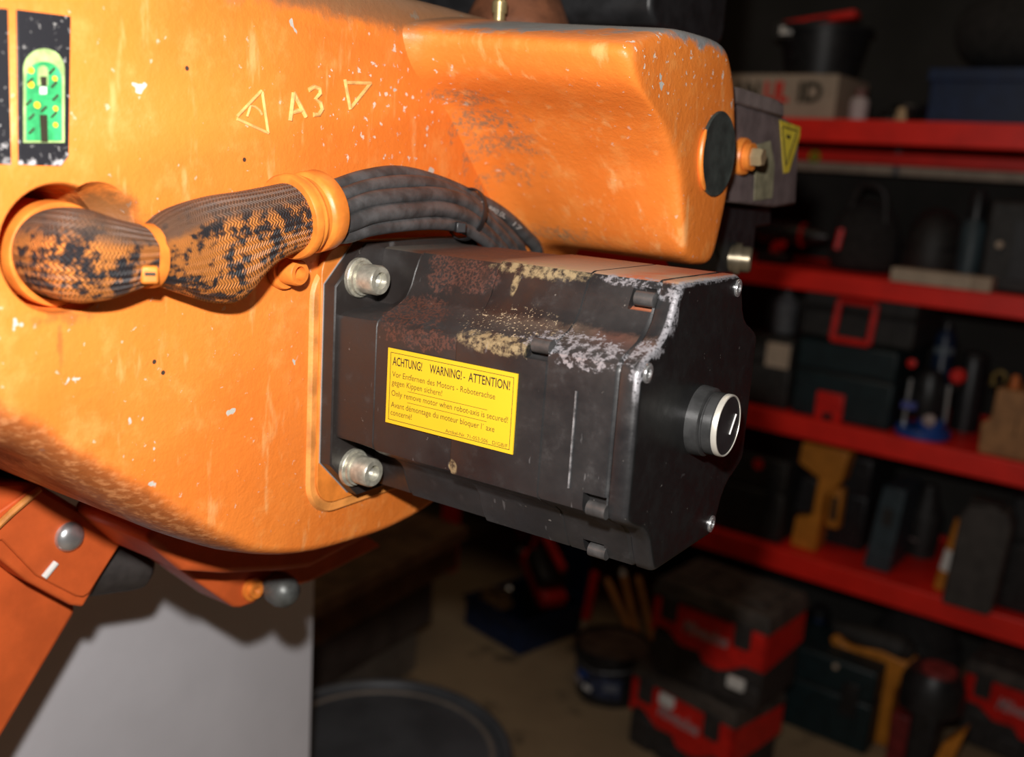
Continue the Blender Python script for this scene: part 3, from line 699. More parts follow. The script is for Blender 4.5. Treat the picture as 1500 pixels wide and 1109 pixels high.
B().box((XB-.25, wy1-.51, (zq+zr)/2), (.50, 1.1, zq-zr)).build('drawer_front', m_wood2, wb, bevel=.004)
B().box((XB-.27, wy1-.51, (FZ+zr)/2), (.46, 1.08, zr-FZ)).build('lower_panel', m_gbrd, wb, bevel=.003)

# ------------------------------------------------------------------ grey drum with recessed lid
zd = -.98
dc = at(556, 1094, 2, zd); drr = (at(748, 1094, 2, zd)-dc).length
dm = thing('grey_drum', (dc.x, dc.y, FZ), 'round dark grey drum with raised metal rim on the floor beside the cabinet', 'drum')
m_dr = M('drum_grey', (.085, .09, .10), .4, .15, var=.2, scale=8, bump=.05)
hD = zd-FZ
B().lathe([(0, drr*.93), (hD*.3, drr*.97), (hD*.34, drr*1.0), (hD*.38, drr*.97), (hD*.66, drr*.97), (hD*.70, drr*1.0), (hD*.74, drr*.97), (hD*.97, drr*.96)], (dc.x, dc.y, FZ), (0, 0, 1), 64).build('drum_body', m_dr, dm)
B().torus((dc.x, dc.y, zd-.008), (0, 0, 1), drr*.965, .013, 72, 12).build('rim', m_dr, dm)
B().lathe([(-.012, drr*.95), (-.012, drr*.87), (-.018, drr*.80), (-.030, drr*.78), (-.030, drr*.25), (-.024, drr*.2), (-.024, 0)], (dc.x, dc.y, zd), (0, 0, 1), 64, cap=False).build('lid', m_dr, dm)
B().torus((dc.x, dc.y, zd-.013), (0, 0, 1), drr*.86, .007, 72, 8).build('lid_bead', M('drum_bead', (.26, .22, .19), .4, .3, var=.15), dm)
B().lathe([(-.026, .035), (-.016, .035), (-.014, .030), (-.014, 0)], (dc.x+.03, dc.y-.05, zd), (0, 0, 1), 24, cap=False).build('bung', m_dkst, dm)


# ================================================================== the background: shelf rack and what stands round it
SA = -.059
sn = V((sin(SA), -cos(SA), 0)); sx_ = V((cos(SA), sin(SA), 0)); SP = V((0, 2.0, 0))
def sh(px, py, d=0.0): return atp(px, py, SP-sn*d, sn)
m_red = M('shelf_red', (.92, .020, .009), .45, var=.12, scale=12, bump=.06)
m_redp = M('red_plastic', (.70, .016, .010), .42, var=.15, scale=30, bump=.08)
m_ply = M('pale_board', (.42, .34, .25), .6, var=.15, scale=20, bump=.1)
m_teal = M('teal_case', (.006, .018, .021), .5, var=.25, scale=40, bump=.15)
m_teal2 = M('blue_grey_plastic', (.035, .055, .065), .5, var=.2, scale=30, bump=.1)
m_blue = M('blue_plastic', (.005, .018, .060), .45, var=.2, scale=30, bump=.1)
m_bblue = M('bright_blue', (.012, .07, .32), .4, var=.15, scale=30, bump=.05)
m_ylt = M('tool_yellow', (.56, .20, .018), .5, var=.15, scale=30, bump=.1)
m_dgr = M('dark_grey_plastic', (.022, .020, .018), .6, var=.3, scale=40, bump=.2)
m_fab = M('dark_fabric', (.017, .015, .014), .9, var=.4, scale=60, bump=.5)
m_beige = M('beige_board', (.48, .37, .27), .6, var=.1, scale=30, bump=.1)
m_wblk = M('wood_block', (.36, .17, .062), .6, var=.25, scale=25, bump=.2)
m_hand = M('ash_handle', (.58, .25, .07), .5, var=.2, scale=30, bump=.1)
rk = thing('shelf_rack', tuple(V((0, 2.0, FZ))), 'tall red steel shelf rack crowded with tools along the back wall', 'shelf rack')
def sbox(b, u0, u1, d0, d1, z0, z1):
    c = SP+sx_*((u0+u1)/2)-sn*((d0+d1)/2); c.z = (z0+z1)/2
    return b.box(c, (u1-u0, d1-d0, z1-z0), Matrix.Rotation(SA, 3, 'Z'))
ZB = []
for (pt, pb) in ((176, 212), (411, 442), (638, 671), (852, 887)):
    zt_, zb_ = sh(1300, pt).z, sh(1300, pb).z; ZB.append(zt_)
    sbox(B(), -1.45, 1.15, 0, .035, zb_, zt_).build('front_beam', m_red, rk, bevel=.004)
    sbox(B(), -1.45, 1.15, .46, .495, zb_, zt_).build('back_beam', m_red, rk, bevel=.004)
    sbox(B(), -1.45, 1.15, .035, .46, zt_-.022, zt_-.004).build('shelf_board', m_red, rk)
for u in (-1.475, 1.175):
    for d in (.02, .475): sbox(B(), u-.025, u+.025, d-.025, d+.025, FZ, .75).build('upright', m_red, rk, bevel=.003)
def item(px0, px1, pt, lev, d, name, label, cat, group=None, z=None):
    """a thing standing on shelf level lev (or at height z), its front d behind the rack's front; built in its own frame"""
    zb = ZB[lev]-.004 if z is None else z
    if d < .036 and z is None: zb = ZB[lev]
    mid = sh((px0+px1)/2, pt, d); a, b = sh(px0, pt, d), sh(px1, pt, d)
    w = (b-a).length; h = mid.z-zb
    t = thing(name, (mid.x, mid.y, zb+.0005), label, cat, group, rz=SA); WL[t.name] = V()
    return t, w, h
def bx(x0, x1, y0, y1, z0, z1): return B().box(((x0+x1)/2, (y0+y1)/2, (z0+z1)/2), (x1-x0, y1-y0, z1-z0))
X, Y, Z = V((1, 0, 0)), V((0, 1, 0)), V((0, 0, 1))
def ftext(st, w, h, x, z, y, mat, parent, name='lettering', shear=0.0):
    B().mesh(text(st, w, h, .0003, shear, bold=.045), V((x, y, z)), X, Z, -Y).build(name, mat, parent)

# ---- top shelf
t, w, h = item(1062, 1226, 110, 0, .06, 'cardboard_carton', 'beige cardboard carton with dark and red block letters on top shelf', 'carton')
m_ctn = M('carton_board', (.40, .315, .235), .7, var=.08, scale=20, bump=.1)
bx(-w/2, w/2, 0, .24, 0, h).build('body', m_ctn, t, bevel=.003)
bx(-w/2, w/2, .0, .119, h, h+.002).build('flap', m_ctn, t); bx(-w/2, w/2, .121, .24, h, h+.002).build('flap', m_ctn, t)
for st, a, b, mt in (('AN', -.44, -.18, m_ink), ('UL', -.13, .09, m_redp), ('ID', .17, .38, m_ink)): ftext(st, w*(b-a), h*.42, w*a, h*.42, -.0004, mt, t)
ctop = ZB[0]+h; cw = w
t, w, h = item(1124, 1250, 28, 0, .10, 'black_bucket', 'black tapered bucket full of tools standing on the lettered carton', 'bucket', z=ctop+.003)
hb_ = sh(1190, 36, .10).z-ctop
B().lathe([(0, w*.40), (hb_*.9, w*.50), (hb_*.9, w*.54), (hb_, w*.54), (hb_, w*.48), (hb_*.2, w*.39), (hb_*.2, 0)], (0, w*.5, 0), Z, 32).build('bucket_body', m_blk, t)
bktop = ctop+hb_; bp = t.location.copy()
def sub_at(name, label, cat, loc, mat, build, group=None):
    r = thing(name, loc, label, cat, group, rz=SA); WL[r.name] = V(); build(r); return r
def _r(r):
    B().box((0, 0, .012), (.20, .05, .022), Matrix.Rotation(radians(-7), 3, 'Y')).build('case', m_redp, r, bevel=.006)
    B().box((0, -.026, .008), (.06, .004, .010), Matrix.Rotation(radians(-7), 3, 'Y')).build('clip', m_blk, r, bevel=.001)
sub_at('red_level', 'red plastic bar lying across the top of the black bucket', 'tool', (bp.x, bp.y+.09, bktop+.012), None, _r)
def _g(r):
    B().box((0, 0, .02), (.09, .06, .045)).build('block', m_dgr, r, bevel=.004); B().box((0, -.031, .02), (.05, .002, .02)).build('label_strip', m_wht, r)
sub_at('grey_block', 'small grey block sticking out of the black bucket, under the red bar', 'block', (bp.x-.06, bp.y+.05, bktop-.03), None, _g)
t, w, h = item(1243, 1271, 130, 0, .05, 'white_bottle', 'small translucent white bottle beside the lettered carton', 'bottle')
B().lathe([(0, w*.48), (h*.62, w*.5), (h*.74, w*.38), (h*.78, w*.28)], (0, w*.5, 0), Z, 20).build('bottle_body', M('bottle_white', (.50, .42, .42), .4, var=.08, bump=0), t)
B().lathe([(h*.76, w*.32), (h, w*.30), (h, 0)], (0, w*.5, 0), Z, 16, cap=False).build('cap', M('bottle_cap', (.16, .07, .06), .5, var=.2), t)
t, w, h = item(1268, 1362, 136, 0, .12, 'rolled_strap', 'black coiled strap lying between white bottle and blue crate', 'strap')
for k in range(3): B().torus((-w*.15+w*.12*k, .08, .012+.018*k), Z, w*(.34-.05*k), .010, 28, 8).build('coil', m_blk, t)
B().tube(catmull([V((w*.3, .06, .02)), V((w*.42, .03, .014)), V((w*.5, .02, .008))], 5), .008, 8).build('loose_end', m_blk, t)
t, w, h = item(1313, 1331, 158, 0, .012, 'brass_fitting', 'tiny shiny brass fitting standing on the top red beam', 'fitting')
B().lathe([(0, w*.5), (h*.45, w*.5), (h*.5, w*.38), (h*.9, w*.36), (h, w*.28), (h, 0)], (0, 0, 0), Z, 6, cap=True).build('fitting_body', M('brass_bright', (.85, .60, .35), .3, .4, var=.1), t)
t, w, h = item(1362, 1590, 100, 0, .06, 'blue_crate', 'dark blue plastic crate at the right end of the top shelf', 'crate')
bx(-w/2, w/2, 0, .02, 0, h).build('front_wall', m_blue, t, bevel=.004); bx(-w/2, w/2, .30, .32, 0, h).build('back_wall', m_blue, t, bevel=.004)
bx(-w/2, -w/2+.02, .02, .30, 0, h).build('side_wall', m_blue, t, bevel=.004); bx(w/2-.02, w/2, .02, .30, 0, h).build('side_wall', m_blue, t, bevel=.004)
bx(-w/2+.02, w/2-.02, .02, .30, 0, .01).build('bottom', m_blue, t); bx(-w/2-.006, w/2+.006, -.008, .0, h-.03, h).build('rim', m_blue, t, bevel=.002)
cz = ZB[0]+h; crp = t.location.copy()
def _bag(r):
    rr_ = []
    for j in range(9):
        a = pi*(j+.5)/9-pi/2; k_ = cos(a)**.6
        rr_.append([V((.20*k_*cos(2*pi*i/20)*(1+.05*sin(3*i)), .11*k_*sin(2*pi*i/20), .10+.10*sin(a))) for i in range(20)])
    B().loft(rr_).build('bag_body', m_fab, r, sub=1)
    B().tube(catmull([V((-.09, -.05, .16)), V((-.05, -.07, .23)), V((.05, -.07, .23)), V((.09, -.05, .16))], 6), .008, 8).build('bag_handle', m_blk, r)
    B().tube(catmull([V((-.18, -.03, .11)), V((0, -.10, .13)), V((.18, -.03, .11))], 8), .003, 6).build('zip', m_dkst, r)
sub_at('tool_bag', 'black rounded tool bag resting on the dark blue crate', 'bag', (crp.x+.03, crp.y+.16, cz+.002), None, _bag)
# plank and bits seen under the top shelf
zp0, zp1 = sh(1330, 258, .40).z, sh(1330, 244, .40).z
uA, uB = (sh(1120, 250, .40)-SP).dot(sx_), (sh(1540, 250, .40)-SP).dot(sx_)
r = thing('wooden_plank', tuple(SP-sn*.42+sx_*((uA+uB)/2)+V((0, 0, zp0))), 'long pale wooden plank hung below the back of the top shelf', 'plank', rz=SA); WL[r.name] = V()
bx(-(uB-uA)/2, (uB-uA)/2, -.02, .04, 0, zp1-zp0).build('plank_board', m_ply, r, bevel=.002)
for q in (-.35, .0, .35): bx(q-.008, q+.008, -.0215, -.02, 0, ZB[0]-.03-zp0).build('hanger', m_dkst, r)
zr0, zr1 = zp1, sh(1330, 226, .38).z
r = thing('red_pipe', tuple(SP-sn*.385+sx_*((uA+uB)/2-.05)+V((0, 0, zr0+.001))), 'long thin red metal bar lying on the pale hanging plank', 'bar', rz=SA); WL[r.name] = V()
bx(-.55, .42, -.012, .012, 0, zr1-zr0).build('bar', m_red, r, bevel=.003); bx(.42, .428, -.014, .014, 0, zr1-zr0).build('end_cap', m_blk, r)
lm = sh(1193, 232, .36)
r = thing('lime_tape', (lm.x, lm.y, zr0+.001), 'small lime green tape roll on the pale hanging plank', 'tape'); WL[r.name] = V()
B().torus((0, 0, .012), Y, .012, .0055, 20, 8, 1.6).build('roll', M('lime', (.30, .50, .03), .5, var=.1), r); B().lathe([(-.006, .008), (.006, .008)], (0, 0, .012), Y, 16, cap=False).build('core', m_ply, r)

# ---- second shelf
t, w, h = item(1100, 1205, 325, 1, .10, 'cordless_drill', 'dark cordless drill with red trim at left of second shelf', 'drill')
B().lathe([(-w*.5, .018), (-w*.42, .030), (w*.1, .032), (w*.2, .026), (w*.36, .020), (w*.5, .010), (w*.5, 0)], (0, .05, h*.72), X, 18, cap=True).build('drill_body', m_blk, t)
B().tube([V((-w*.15, .05, h*.6)), V((-w*.2, .05, h*.25))], [.022, .020], 12).build('handle', m_redp, t)
bx(-w*.42, w*.02, .015, .085, 0, h*.25).build('battery', m_blk, t, bevel=.005)
B().torus((w*.16, .05, h*.72), X, .028, .006, 20, 8).build('torque_collar', m_redp, t); bx(-w*.12, -w*.02, .02, .03, h*.4, h*.55).build('trigger', m_redp, t, bevel=.002)
t, w, h = item(1205, 1312, 292, 1, .14, 'soft_tool_bag', 'dark soft tool bag with looped handle behind the pale bar', 'bag')
B().loft([[V((w*.5*k*cos(2*pi*i/20)*(1+.06*sin(5*i)), .09+.085*k*sin(2*pi*i/20), z)) for i in range(20)] for z, k in ((0, .9), (h*.1, 1.0), (h*.5, 1.02), (h*.8, .85), (h, .4))]).build('bag_body', m_fab, t, sub=1)
B().tube(catmull([V((-w*.2, .05, h*.85)), V((-w*.05, .04, h*1.18)), V((w*.25, .04, h*1.12)), V((w*.32, .05, h*.7))], 8), .009, 8).build('bag_handle', m_dgr, t)
B().tube([V((-w*.22, -.001, h*.30)), V((-w*.20, .008, h*.58))], .009, 8).build('red_tab', m_redp, t)
t, w, h = item(1318, 1408, 305, 1, .14, 'helmet_case', 'rounded dark case between the soft bag and the teal bottle', 'case')
B().loft([[V((w*.5*k*cos(2*pi*i/24), .09+.085*k*sin(2*pi*i/24), z)) for i in range(24)] for z, k in ((0, .92), (h*.15, 1), (h*.55, 1), (h*.8, .82), (h*.95, .5), (h, .2))]).build('case_shell', m_dgr, t, sub=1)
B().torus((0, .09, h*.45), Z, w*.5, .006, 32, 8).build('case_seam', m_blk, t)
t, w, h = item(1408, 1446, 306, 1, .10, 'teal_bottle', 'tall dull teal bottle with black cap on second shelf', 'bottle')
B().lathe([(0, w*.46), (h*.05, w*.5), (h*.78, w*.5), (h*.88, w*.3)], (0, w*.5, 0), Z, 24).build('bottle_body', m_teal2, t)
B().lathe([(h*.86, w*.34), (h*1.18, w*.34), (h*1.25, w*.2), (h*1.25, 0)], (0, w*.5, 0), Z, 16, cap=False).build('spray_cap', m_blk, t)
t, w, h = item(1450, 1560, 296, 1, .08, 'radio', 'dark box radio with one small knob at right end of second shelf', 'radio')
bx(-w/2, w/2, 0, .14, 0, h).build('cabinet_shell', m_dgr, t, bevel=.01); B().lathe([(0, .009), (.012, .008), (.012, 0)], (-w*.27, 0, h*.52), -Y, 16, cap=False).build('knob', m_beige, t)
bx(-w*.1, w*.42, -.003, .0, h*.15, h*.8).build('grille', m_blk, t, bevel=.001)
t, w, h = item(1306, 1455, 392, 1, .004, 'pale_bar', 'pale beige wooden bar lying on the edge of the second red shelf', 'bar')
h = .034
bx(-w/2, w/2*.62, -.01, .045, 0, h).build('bar_block', m_beige, t, bevel=.002); bx(w/2*.625, w/2, -.01, .045, 0, h).build('end_block', M('beige_dark', (.42, .31, .22), .6, var=.1), t, bevel=.002)

# ---- third shelf: cases, router, wood
def case(t, w, h, dp, mat, hand=None, latches=(), lm=None):
    bx(-w/2, w/2, 0, dp, 0, h*.60).build('case_bottom', mat, t, bevel=.008); bx(-w/2, w/2, 0, dp, h*.615, h).build('case_lid', mat, t, bevel=.008)
    bx(-w*.49, w*.49, .004, dp-.004, h*.59, h*.625).build('case_seam', m_void, t)
    for u in latches: bx(w*u-.022, w*u+.022, -.010, .002, h*.40, h*.80).build('latch', lm or m_redp, t, bevel=.003)
    for q in range(4): bx(-w*.42+w*.24*q, -w*.42+w*.24*q+.012, -.004, .002, h*.06, h*.5).build('rib', mat, t, bevel=.0015)
t, w, h = item(1168, 1316, 505, 2, .05, 'teal_tool_case', 'dark teal plastic tool case with red latch on third shelf', 'tool case')
case(t, w, h, .28, m_teal)
bx(-w*.23, w*.05, -.014, .002, -.0, h*.36).build('red_latch', m_redp, t, bevel=.004); bx(-w*.14, -w*.04, -.016, -.013, h*.0, h*.10).build('latch_slot', m_void, t)
tz = ZB[2]+h
t, w, h = item(1176, 1345, 432, 2, .06, 'black_tool_case', 'black tool case with square red handle, on top of the teal case', 'tool case', z=tz+.002)
case(t, w, h, .26, m_dgr)
hx0, hz0, hw, hh_ = -w*.02, h*.44, .098, h*.82
fr = [V((hx0-hw/2, -.014, hz0-hh_/2)), V((hx0+hw/2, -.014, hz0-hh_/2)), V((hx0+hw/2+.006, -.014, hz0+hh_/2)), V((hx0-hw/2+.008, -.014, hz0+hh_/2))]
b = B()
for i in range(4): b.tube([fr[i], fr[(i+1) % 4]], .0095, 10)
b.build('square_handle', m_redp, t)
t, w, h = item(1086, 1163, 492, 2, .05, 'grey_case', 'dark grey case with beige paper label at left of the teal case', 'tool case')
case(t, w, h, .26, m_dgr); bx(w*.02, w*.46, -.003, .0, h*.58, h*.92).build('paper_label', m_beige, t)
gz = ZB[2]+h
t, w, h = item(1138, 1172, 428, 2, .07, 'grey_bottle', 'grey cylindrical bottle standing on the labelled grey case', 'bottle', z=gz+.002)
B().lathe([(0, w*.5), (h*.7, w*.5), (h*.85, w*.3), (h, w*.28), (h, 0)], (-.02, .05, 0), Z, 20).build('bottle_body', M('dull_grey', (.10, .10, .105), .6, var=.2), t)
B().lathe([(h*.9, w*.32), (h*1.05, w*.32), (h*1.05, 0)], (-.02, .05, 0), Z, 16).build('cap', m_blk, t)
t, w, h = item(1316, 1396, 545, 2, .03, 'plunge_router', 'router with bright blue base and black motor on third shelf', 'router')
B().lathe([(0, w*.52), (.014, w*.52), (.02, w*.48), (.02, 0)], (0, w*.45, 0), Z, 32).build('base_plate', m_bblue, t)
B().lathe([(.020, w*.26), (.045, w*.26), (.048, w*.22)], (w*.18, w*.28, 0), Z, 24).build('blue_guard', m_bblue, t)
B().lathe([(.05, w*.26), (h*.45, w*.3), (h*.8, w*.3), (h*.95, w*.22), (h, w*.1), (h, 0)], (0, w*.45, 0), Z, 24).build('motor_body', m_blk, t)
for s_ in (-1, 1): B().tube([V((s_*w*.38, w*.45, .015)), V((s_*w*.36, w*.45, h*.8))], .006, 10).build('guide_rod', m_steel, t)
B().box((-w*.22, w*.05, h*.46), (.036, .02, .018)).build('scale', M('scale_blue', (.08, .10, .35), .5, var=.2), t, bevel=.003)
B().lathe([(0, .014), (.02, .016), (.024, .010), (.024, 0)], (w*.2, w*.12, h*.30), -Y, 16).build('clamp_knob', M('pinkish_grey', (.42, .33, .31), .5, var=.2), t)
B().lathe([(0, .018), (.022, .019), (.028, .012), (.028, 0)], (w*.52, w*.40, h*.98), -Y, 18).build('red_knob', m_redp, t)
B().lathe([(0, .010), (.014, .011), (.016, 0)], (-w*.36, w*.40, h*1.05), -Y, 14).build('small_red_knob', m_redp, t)
B().tube([V((w*.45, w*.45, h*.75)), V((w*.52, w*.42, h*.98))], .009, 8).build('lever', m_blk, t)
t, w, h = item(1368, 1402, 474, 2, .16, 'spray_can', 'blue and grey spray can behind the router', 'spray can')
B().lathe([(0, w*.48), (h*.86, w*.48), (h*.93, w*.3)], (0, w*.5, 0), Z, 24).build('can_body', M('can_dark_blue', (.008, .02, .05), .4, var=.3), t)
B().lathe([(h*.72, w*.485), (h*.78, w*.485)], (0, w*.5, 0), Z, 24, cap=False).build('can_band', M('can_band_grey', (.12, .15, .17), .5), t); B().lathe([(h*.92, w*.26), (h, w*.24), (h, 0)], (0, w*.5, 0), Z, 14).build('nozzle', m_blk, t)
t, w, h = item(1446, 1560, 576, 2, .015, 'wooden_block', 'brown split wooden block at right end of third shelf', 'block')
b = B(); b.prism([V((-w*.5, 0, 0)), V((w*.5, 0, 0)), V((w*.5, 0, h)), (V((-w*.38, 0, h))), V((-w*.40, 0, h*.55)), V((-w*.52, 0, h*.45))], V((.01, .16, 0))); b.build('wood_body', m_wblk, t, bevel=.004)
bx(-w*.06, -w*.04, -.001, .004, h*.35, h*.62).build('crack', M('wood_crack', (.10, .05, .02), .8), t)
wz_ = ZB[2]+h; wl_ = t.location.copy()
for px, nm, lb, mt in ((1463, 'brass_hook', 'dull brass hook lying on the brown wooden block', M('dull_brass', (.22, .15, .04), .5, .3, var=.2)), (1487, 'orange_stopper', 'small orange plastic stopper on the brown wooden block', M('orange_cap_plastic', (.62, .16, .03), .5, var=.1))):
    p = sh(px, 562, .05); r = thing(nm, (p.x, p.y, wz_+.001), lb, 'stopper' if 'stop' in nm else 'hook'); WL[r.name] = V()
    if 'stop' in nm: B().lathe([(0, .011), (.028, .009), (.032, .006), (.032, 0)], (0, 0, 0), Z, 16).build('cap_body', mt, r); B().lathe([(.0, .012), (.004, .012)], (0, 0, 0), Z, 16).build('cap_skirt', mt, r)
    else: B().tube(catmull([V((-.012, 0, .004)), V((-.014, 0, .022)), V((0, 0, .034)), V((.012, 0, .026)), V((.012, 0, .010))], 5), .005, 8).build('hook_body', mt, r); B().lathe([(0, .010), (.006, .010)], (-.012, 0, 0), Z, 12).build('hook_foot', mt, r)
t, w, h = item(1402, 1446, 520, 2, .22, 'black_canister', 'plain black canister between router and wooden block', 'canister')
B().lathe([(0, w*.5), (h*.85, w*.5), (h*.95, w*.42)], (0, w*.5, 0), Z, 24).build('canister_body', m_blk, t); B().lathe([(h*.93, w*.45), (h, w*.45), (h, 0)], (0, w*.5, 0), Z, 24).build('lid', m_dgr, t)

# ---- fourth shelf
t, w, h = item(1034, 1154, 664, 3, .03, 'black_drill_case', 'large black case with small red badge at left of the yellow tool', 'tool case')
case(t, w, h, .26, m_dgr); B().lathe([(0, .016), (.003, .015), (.003, 0)], (w*.15, 0, h*.90), -Y, 16).build('red_badge', m_redp, t)
bx(w*.30, w*.40, -.012, .0, h*.45, h*.85).build('front_clip', m_blk, t, bevel=.003)
t, w, h = item(1168, 1244, 655, 3, .06, 'yellow_tool', 'upright yellow and black power tool beside the black case', 'power tool')
b = B(); b.prism([V((-w*.45, 0, h*.80)), V((-w*.42, 0, h)), V((w*.5, 0, h)), V((w*.42, 0, h*.72)), V((w*.16, 0, h*.55)), V((w*.12, 0, .0)), V((-w*.40, 0, .0)), V((-w*.36, 0, h*.30)), V((-w*.05, 0, h*.34)), V((-w*.02, 0, h*.70))], V((0, .07, 0))); b.build('tool_shell', m_ylt, t, bevel=.006)
b = B(); b.prism([V((-w*.40, -.006, h*.34)), V((-w*.06, -.006, h*.36)), V((-w*.02, -.006, h*.68)), V((-w*.30, -.006, h*.70))], V((0, .08, 0))); b.build('grip_insert', m_blk, t, bevel=.004)
bx(w*.20, w*.46, .01, .05, h*.26, h*.64).build('switch_block', m_ylt, t, bevel=.006); bx(w*.28, w*.40, .004, .012, h*.34, h*.56).build('switch', m_blk, t, bevel=.002)
t, w, h = item(1212, 1280, 668, 3, .16, 'black_upright_case', 'black upright case standing just right of the yellow tool', 'tool case')
case(t, w, h, .24, m_blk)
t, w, h = item(1280, 1328, 714, 3, .06, 'blue_grey_box', 'narrow blue-grey upright box in the middle of fourth shelf', 'box')
b = B(); b.prism([V((-w*.5, 0, 0)), V((w*.34, 0, 0)), V((w*.5, 0, h)), V((-w*.22, 0, h))], V((0, .16, 0))); b.build('box_body', m_teal2, t, bevel=.006); bx(-w*.1, w*.22, -.002, .001, h*.55, h*.75).build('box_label', m_dgr, t)
t, w, h = item(1332, 1382, 715, 3, .24, 'dark_sprayer', 'dark sprayer with curved pale tube right of the blue-grey box', 'sprayer')
B().lathe([(0, w*.46), (h*.6, w*.5), (h*.8, w*.3), (h, w*.2), (h, 0)], (0, w*.5, 0), Z, 20).build('tank', m_dgr, t)
B().tube(catmull([V((-w*.45, .02, h*.75)), V((-w*.5, 0, h*.5)), V((-w*.3, -.01, h*.3)), V((w*.0, -.005, h*.25))], 6), .005, 8).build('tube', M('tube_brown', (.14, .10, .09), .5), t)
t, w, h = item(1380, 1410, 765, 3, .03, 'orange_marker', 'thin orange and white upright tube beside the grey rounded block', 'tube')
B().tube([V((-w*.25, .03, 0)), V((-w*.10, .03, h*.28))], w*.30, 12).build('foot', m_ylt, t); B().tube([V((-w*.10, .03, h*.28)), V((w*.06, .03, h*.58))], w*.31, 12).build('white_band', m_wht, t); B().tube([V((w*.06, .03, h*.58)), V((w*.28, .03, h))], w*.30, 12).build('upper_tube', m_ylt, t)
t, w, h = item(1402, 1486, 742, 3, -.035, 'grey_block_tool', 'grey-brown rounded block standing upright on the fourth red shelf edge', 'block', z=ZB[3])
def rr2(y, s): return [V((x*s, y, z)) for x, z in [(-w*.5, 0), (w*.36, 0), (w*.42, h*.08), (w*.5, h*.86), (w*.40, h*.97), (w*.1, h), (-w*.3, h*.97), (-w*.42, h*.86)]]
B().loft([rr2(.0, .94), rr2(.008, 1), rr2(.07, 1), rr2(.078, .94)]).build('block_body', M('grey_brown', (.050, .042, .037), .7, var=.25, scale=30, bump=.3), t, bevel=.004)
bx(-w*.30, w*.26, .004, .074, h, h+.006).build('top_pad', m_dgr, t, bevel=.002)
t, w, h = item(1484, 1570, 735, 3, .05, 'black_end_case', 'black case at the far right end of fourth shelf', 'tool case')
case(t, w, h, .24, m_blk)

# ------------------------------------------------------------------ on the floor
m_lid = M('dusty_lid', (.065, .050, .040), .7, var=.4, scale=25, bump=.3)
def make_toolbox(name, label, w, dp, h, spot=None):
    t = thing(name, (0, 0, 0), label, 'toolbox', 'red and black stacking toolboxes on the floor'); WL[t.name] = V()
    hb = h*.83
    bx(-w/2+.006, w/2-.006, .006, dp-.006, 0, hb).build('bin', m_blk2, t, bevel=.008)
    # red upper panel, deeper in the middle
    b = B(); b.prism([V((x*w, 0, z*hb)) for x, z in [(-.5, .98), (-.5, .62), (-.35, .60), (-.22, .46), (-.06, .48), (.0, .36), (.12, .34), (.22, .40), (.34, .52), (.5, .52), (.5, .98)]], V((0, .012, 0))); b.build('red_front', m_redp, t, bevel=.003)
    for s_ in (-1, 1):
        b = B(); b.prism([V((s_*w*.5, y*dp, z*hb)) for y, z in [(0, .98), (0, .52), (.5, .54), (1, .58), (1, .98)]], V((-s_*.012, 0, 0))); b.build('red_side', m_redp, t, bevel=.003)
    for x0, x1 in ((-.40, -.27), (.24, .37)): bx(x0*w, x1*w, -.012, .004, hb*.74, hb*1.06).build('latch', m_blk2, t, bevel=.003)
    for x0, x1 in ((-.47, -.26), (-.20, .04), (.10, .28), (.32, .48)): bx(x0*w, x1*w, -.002, .008, .012, hb*(.30 if x0 > -.3 else .5)).build('panel_rib', m_blk2, t, bevel=.006)
    b = B(); b.prism([V((-w*.5-.006, -.006, hb)), V((w*.5+.006, -.006, hb)), V((w*.5+.006, dp+.006, hb)), V((-w*.5-.006, dp+.006, hb))], V((0, 0, h-hb)), .93); b.build('lid', m_lid, t, bevel=.006)
    for q in range(3): bx(-w*.40+w*.29*q, -w*.40+w*.29*q+w*.20, dp*.2, dp*.8, h, h+.006).build('lid_rib', m_lid, t, bevel=.003)
    B().mesh(text('Milwaukee', w*.40, .034, .0006, .35, bold=.03), V((-w*.21, -.0008, hb*.66)), X, Z, -Y).build('logo_lettering', M('logo_grey', (.46, .30, .30), .5, var=.05, bump=0), t)
    if spot: bx(w*spot[0]-.022, w*spot[0]+.022, -.014, .0, hb*spot[1]-.014, hb*spot[1]+.014).build('sticker', m_wht, t, bevel=.003)
    return t
def put(t, pl_, pr_, z, base):
    """front lid corners at pixels pl_, pr_ and height z"""
    a, b = at(*pl_, 2, z), at(*pr_, 2, z); mid = (a+b)/2; t.location = (mid.x, mid.y, base); t.rotation_euler = (0, 0, math.atan2(b.y-a.y, b.x-a.x)); return (b-a).length
zl = -.862
W_ = (at(958, 868, 2, zl)-at(1125, 932, 2, zl)).length
HB = .245
tb1 = make_toolbox('stacking_toolbox', 'red and black toolbox, upper of the stack under the shelf', W_, .21, HB, (.30, .30))
put(tb1, (957, 868), (1127, 932), zl, zl-HB*.83)
base2 = zl-HB*.83-HB-.007
tb2 = make_toolbox('stacking_toolbox', 'red and black toolbox on the floor, lower of the stack', W_*1.04, .21, HB, (-.12, .92))
z2_ = base2+HB*.83
put(tb2, (922, 985), (1082, 1072), z2_, base2)
print('toolbox base', base2, 'floor', FZ)
t3 = copy_tree(tb1); t3['label'] = 'red and black toolbox on the floor at lower right, below the lowest red shelf'
z3_ = FZ+HB*.83+.002
a3 = at(1412, 985, 2, z3_); t3.location = (a3.x+W_*.5, a3.y-.01, FZ+.002); t3.rotation_euler = (0, 0, radians(-7))

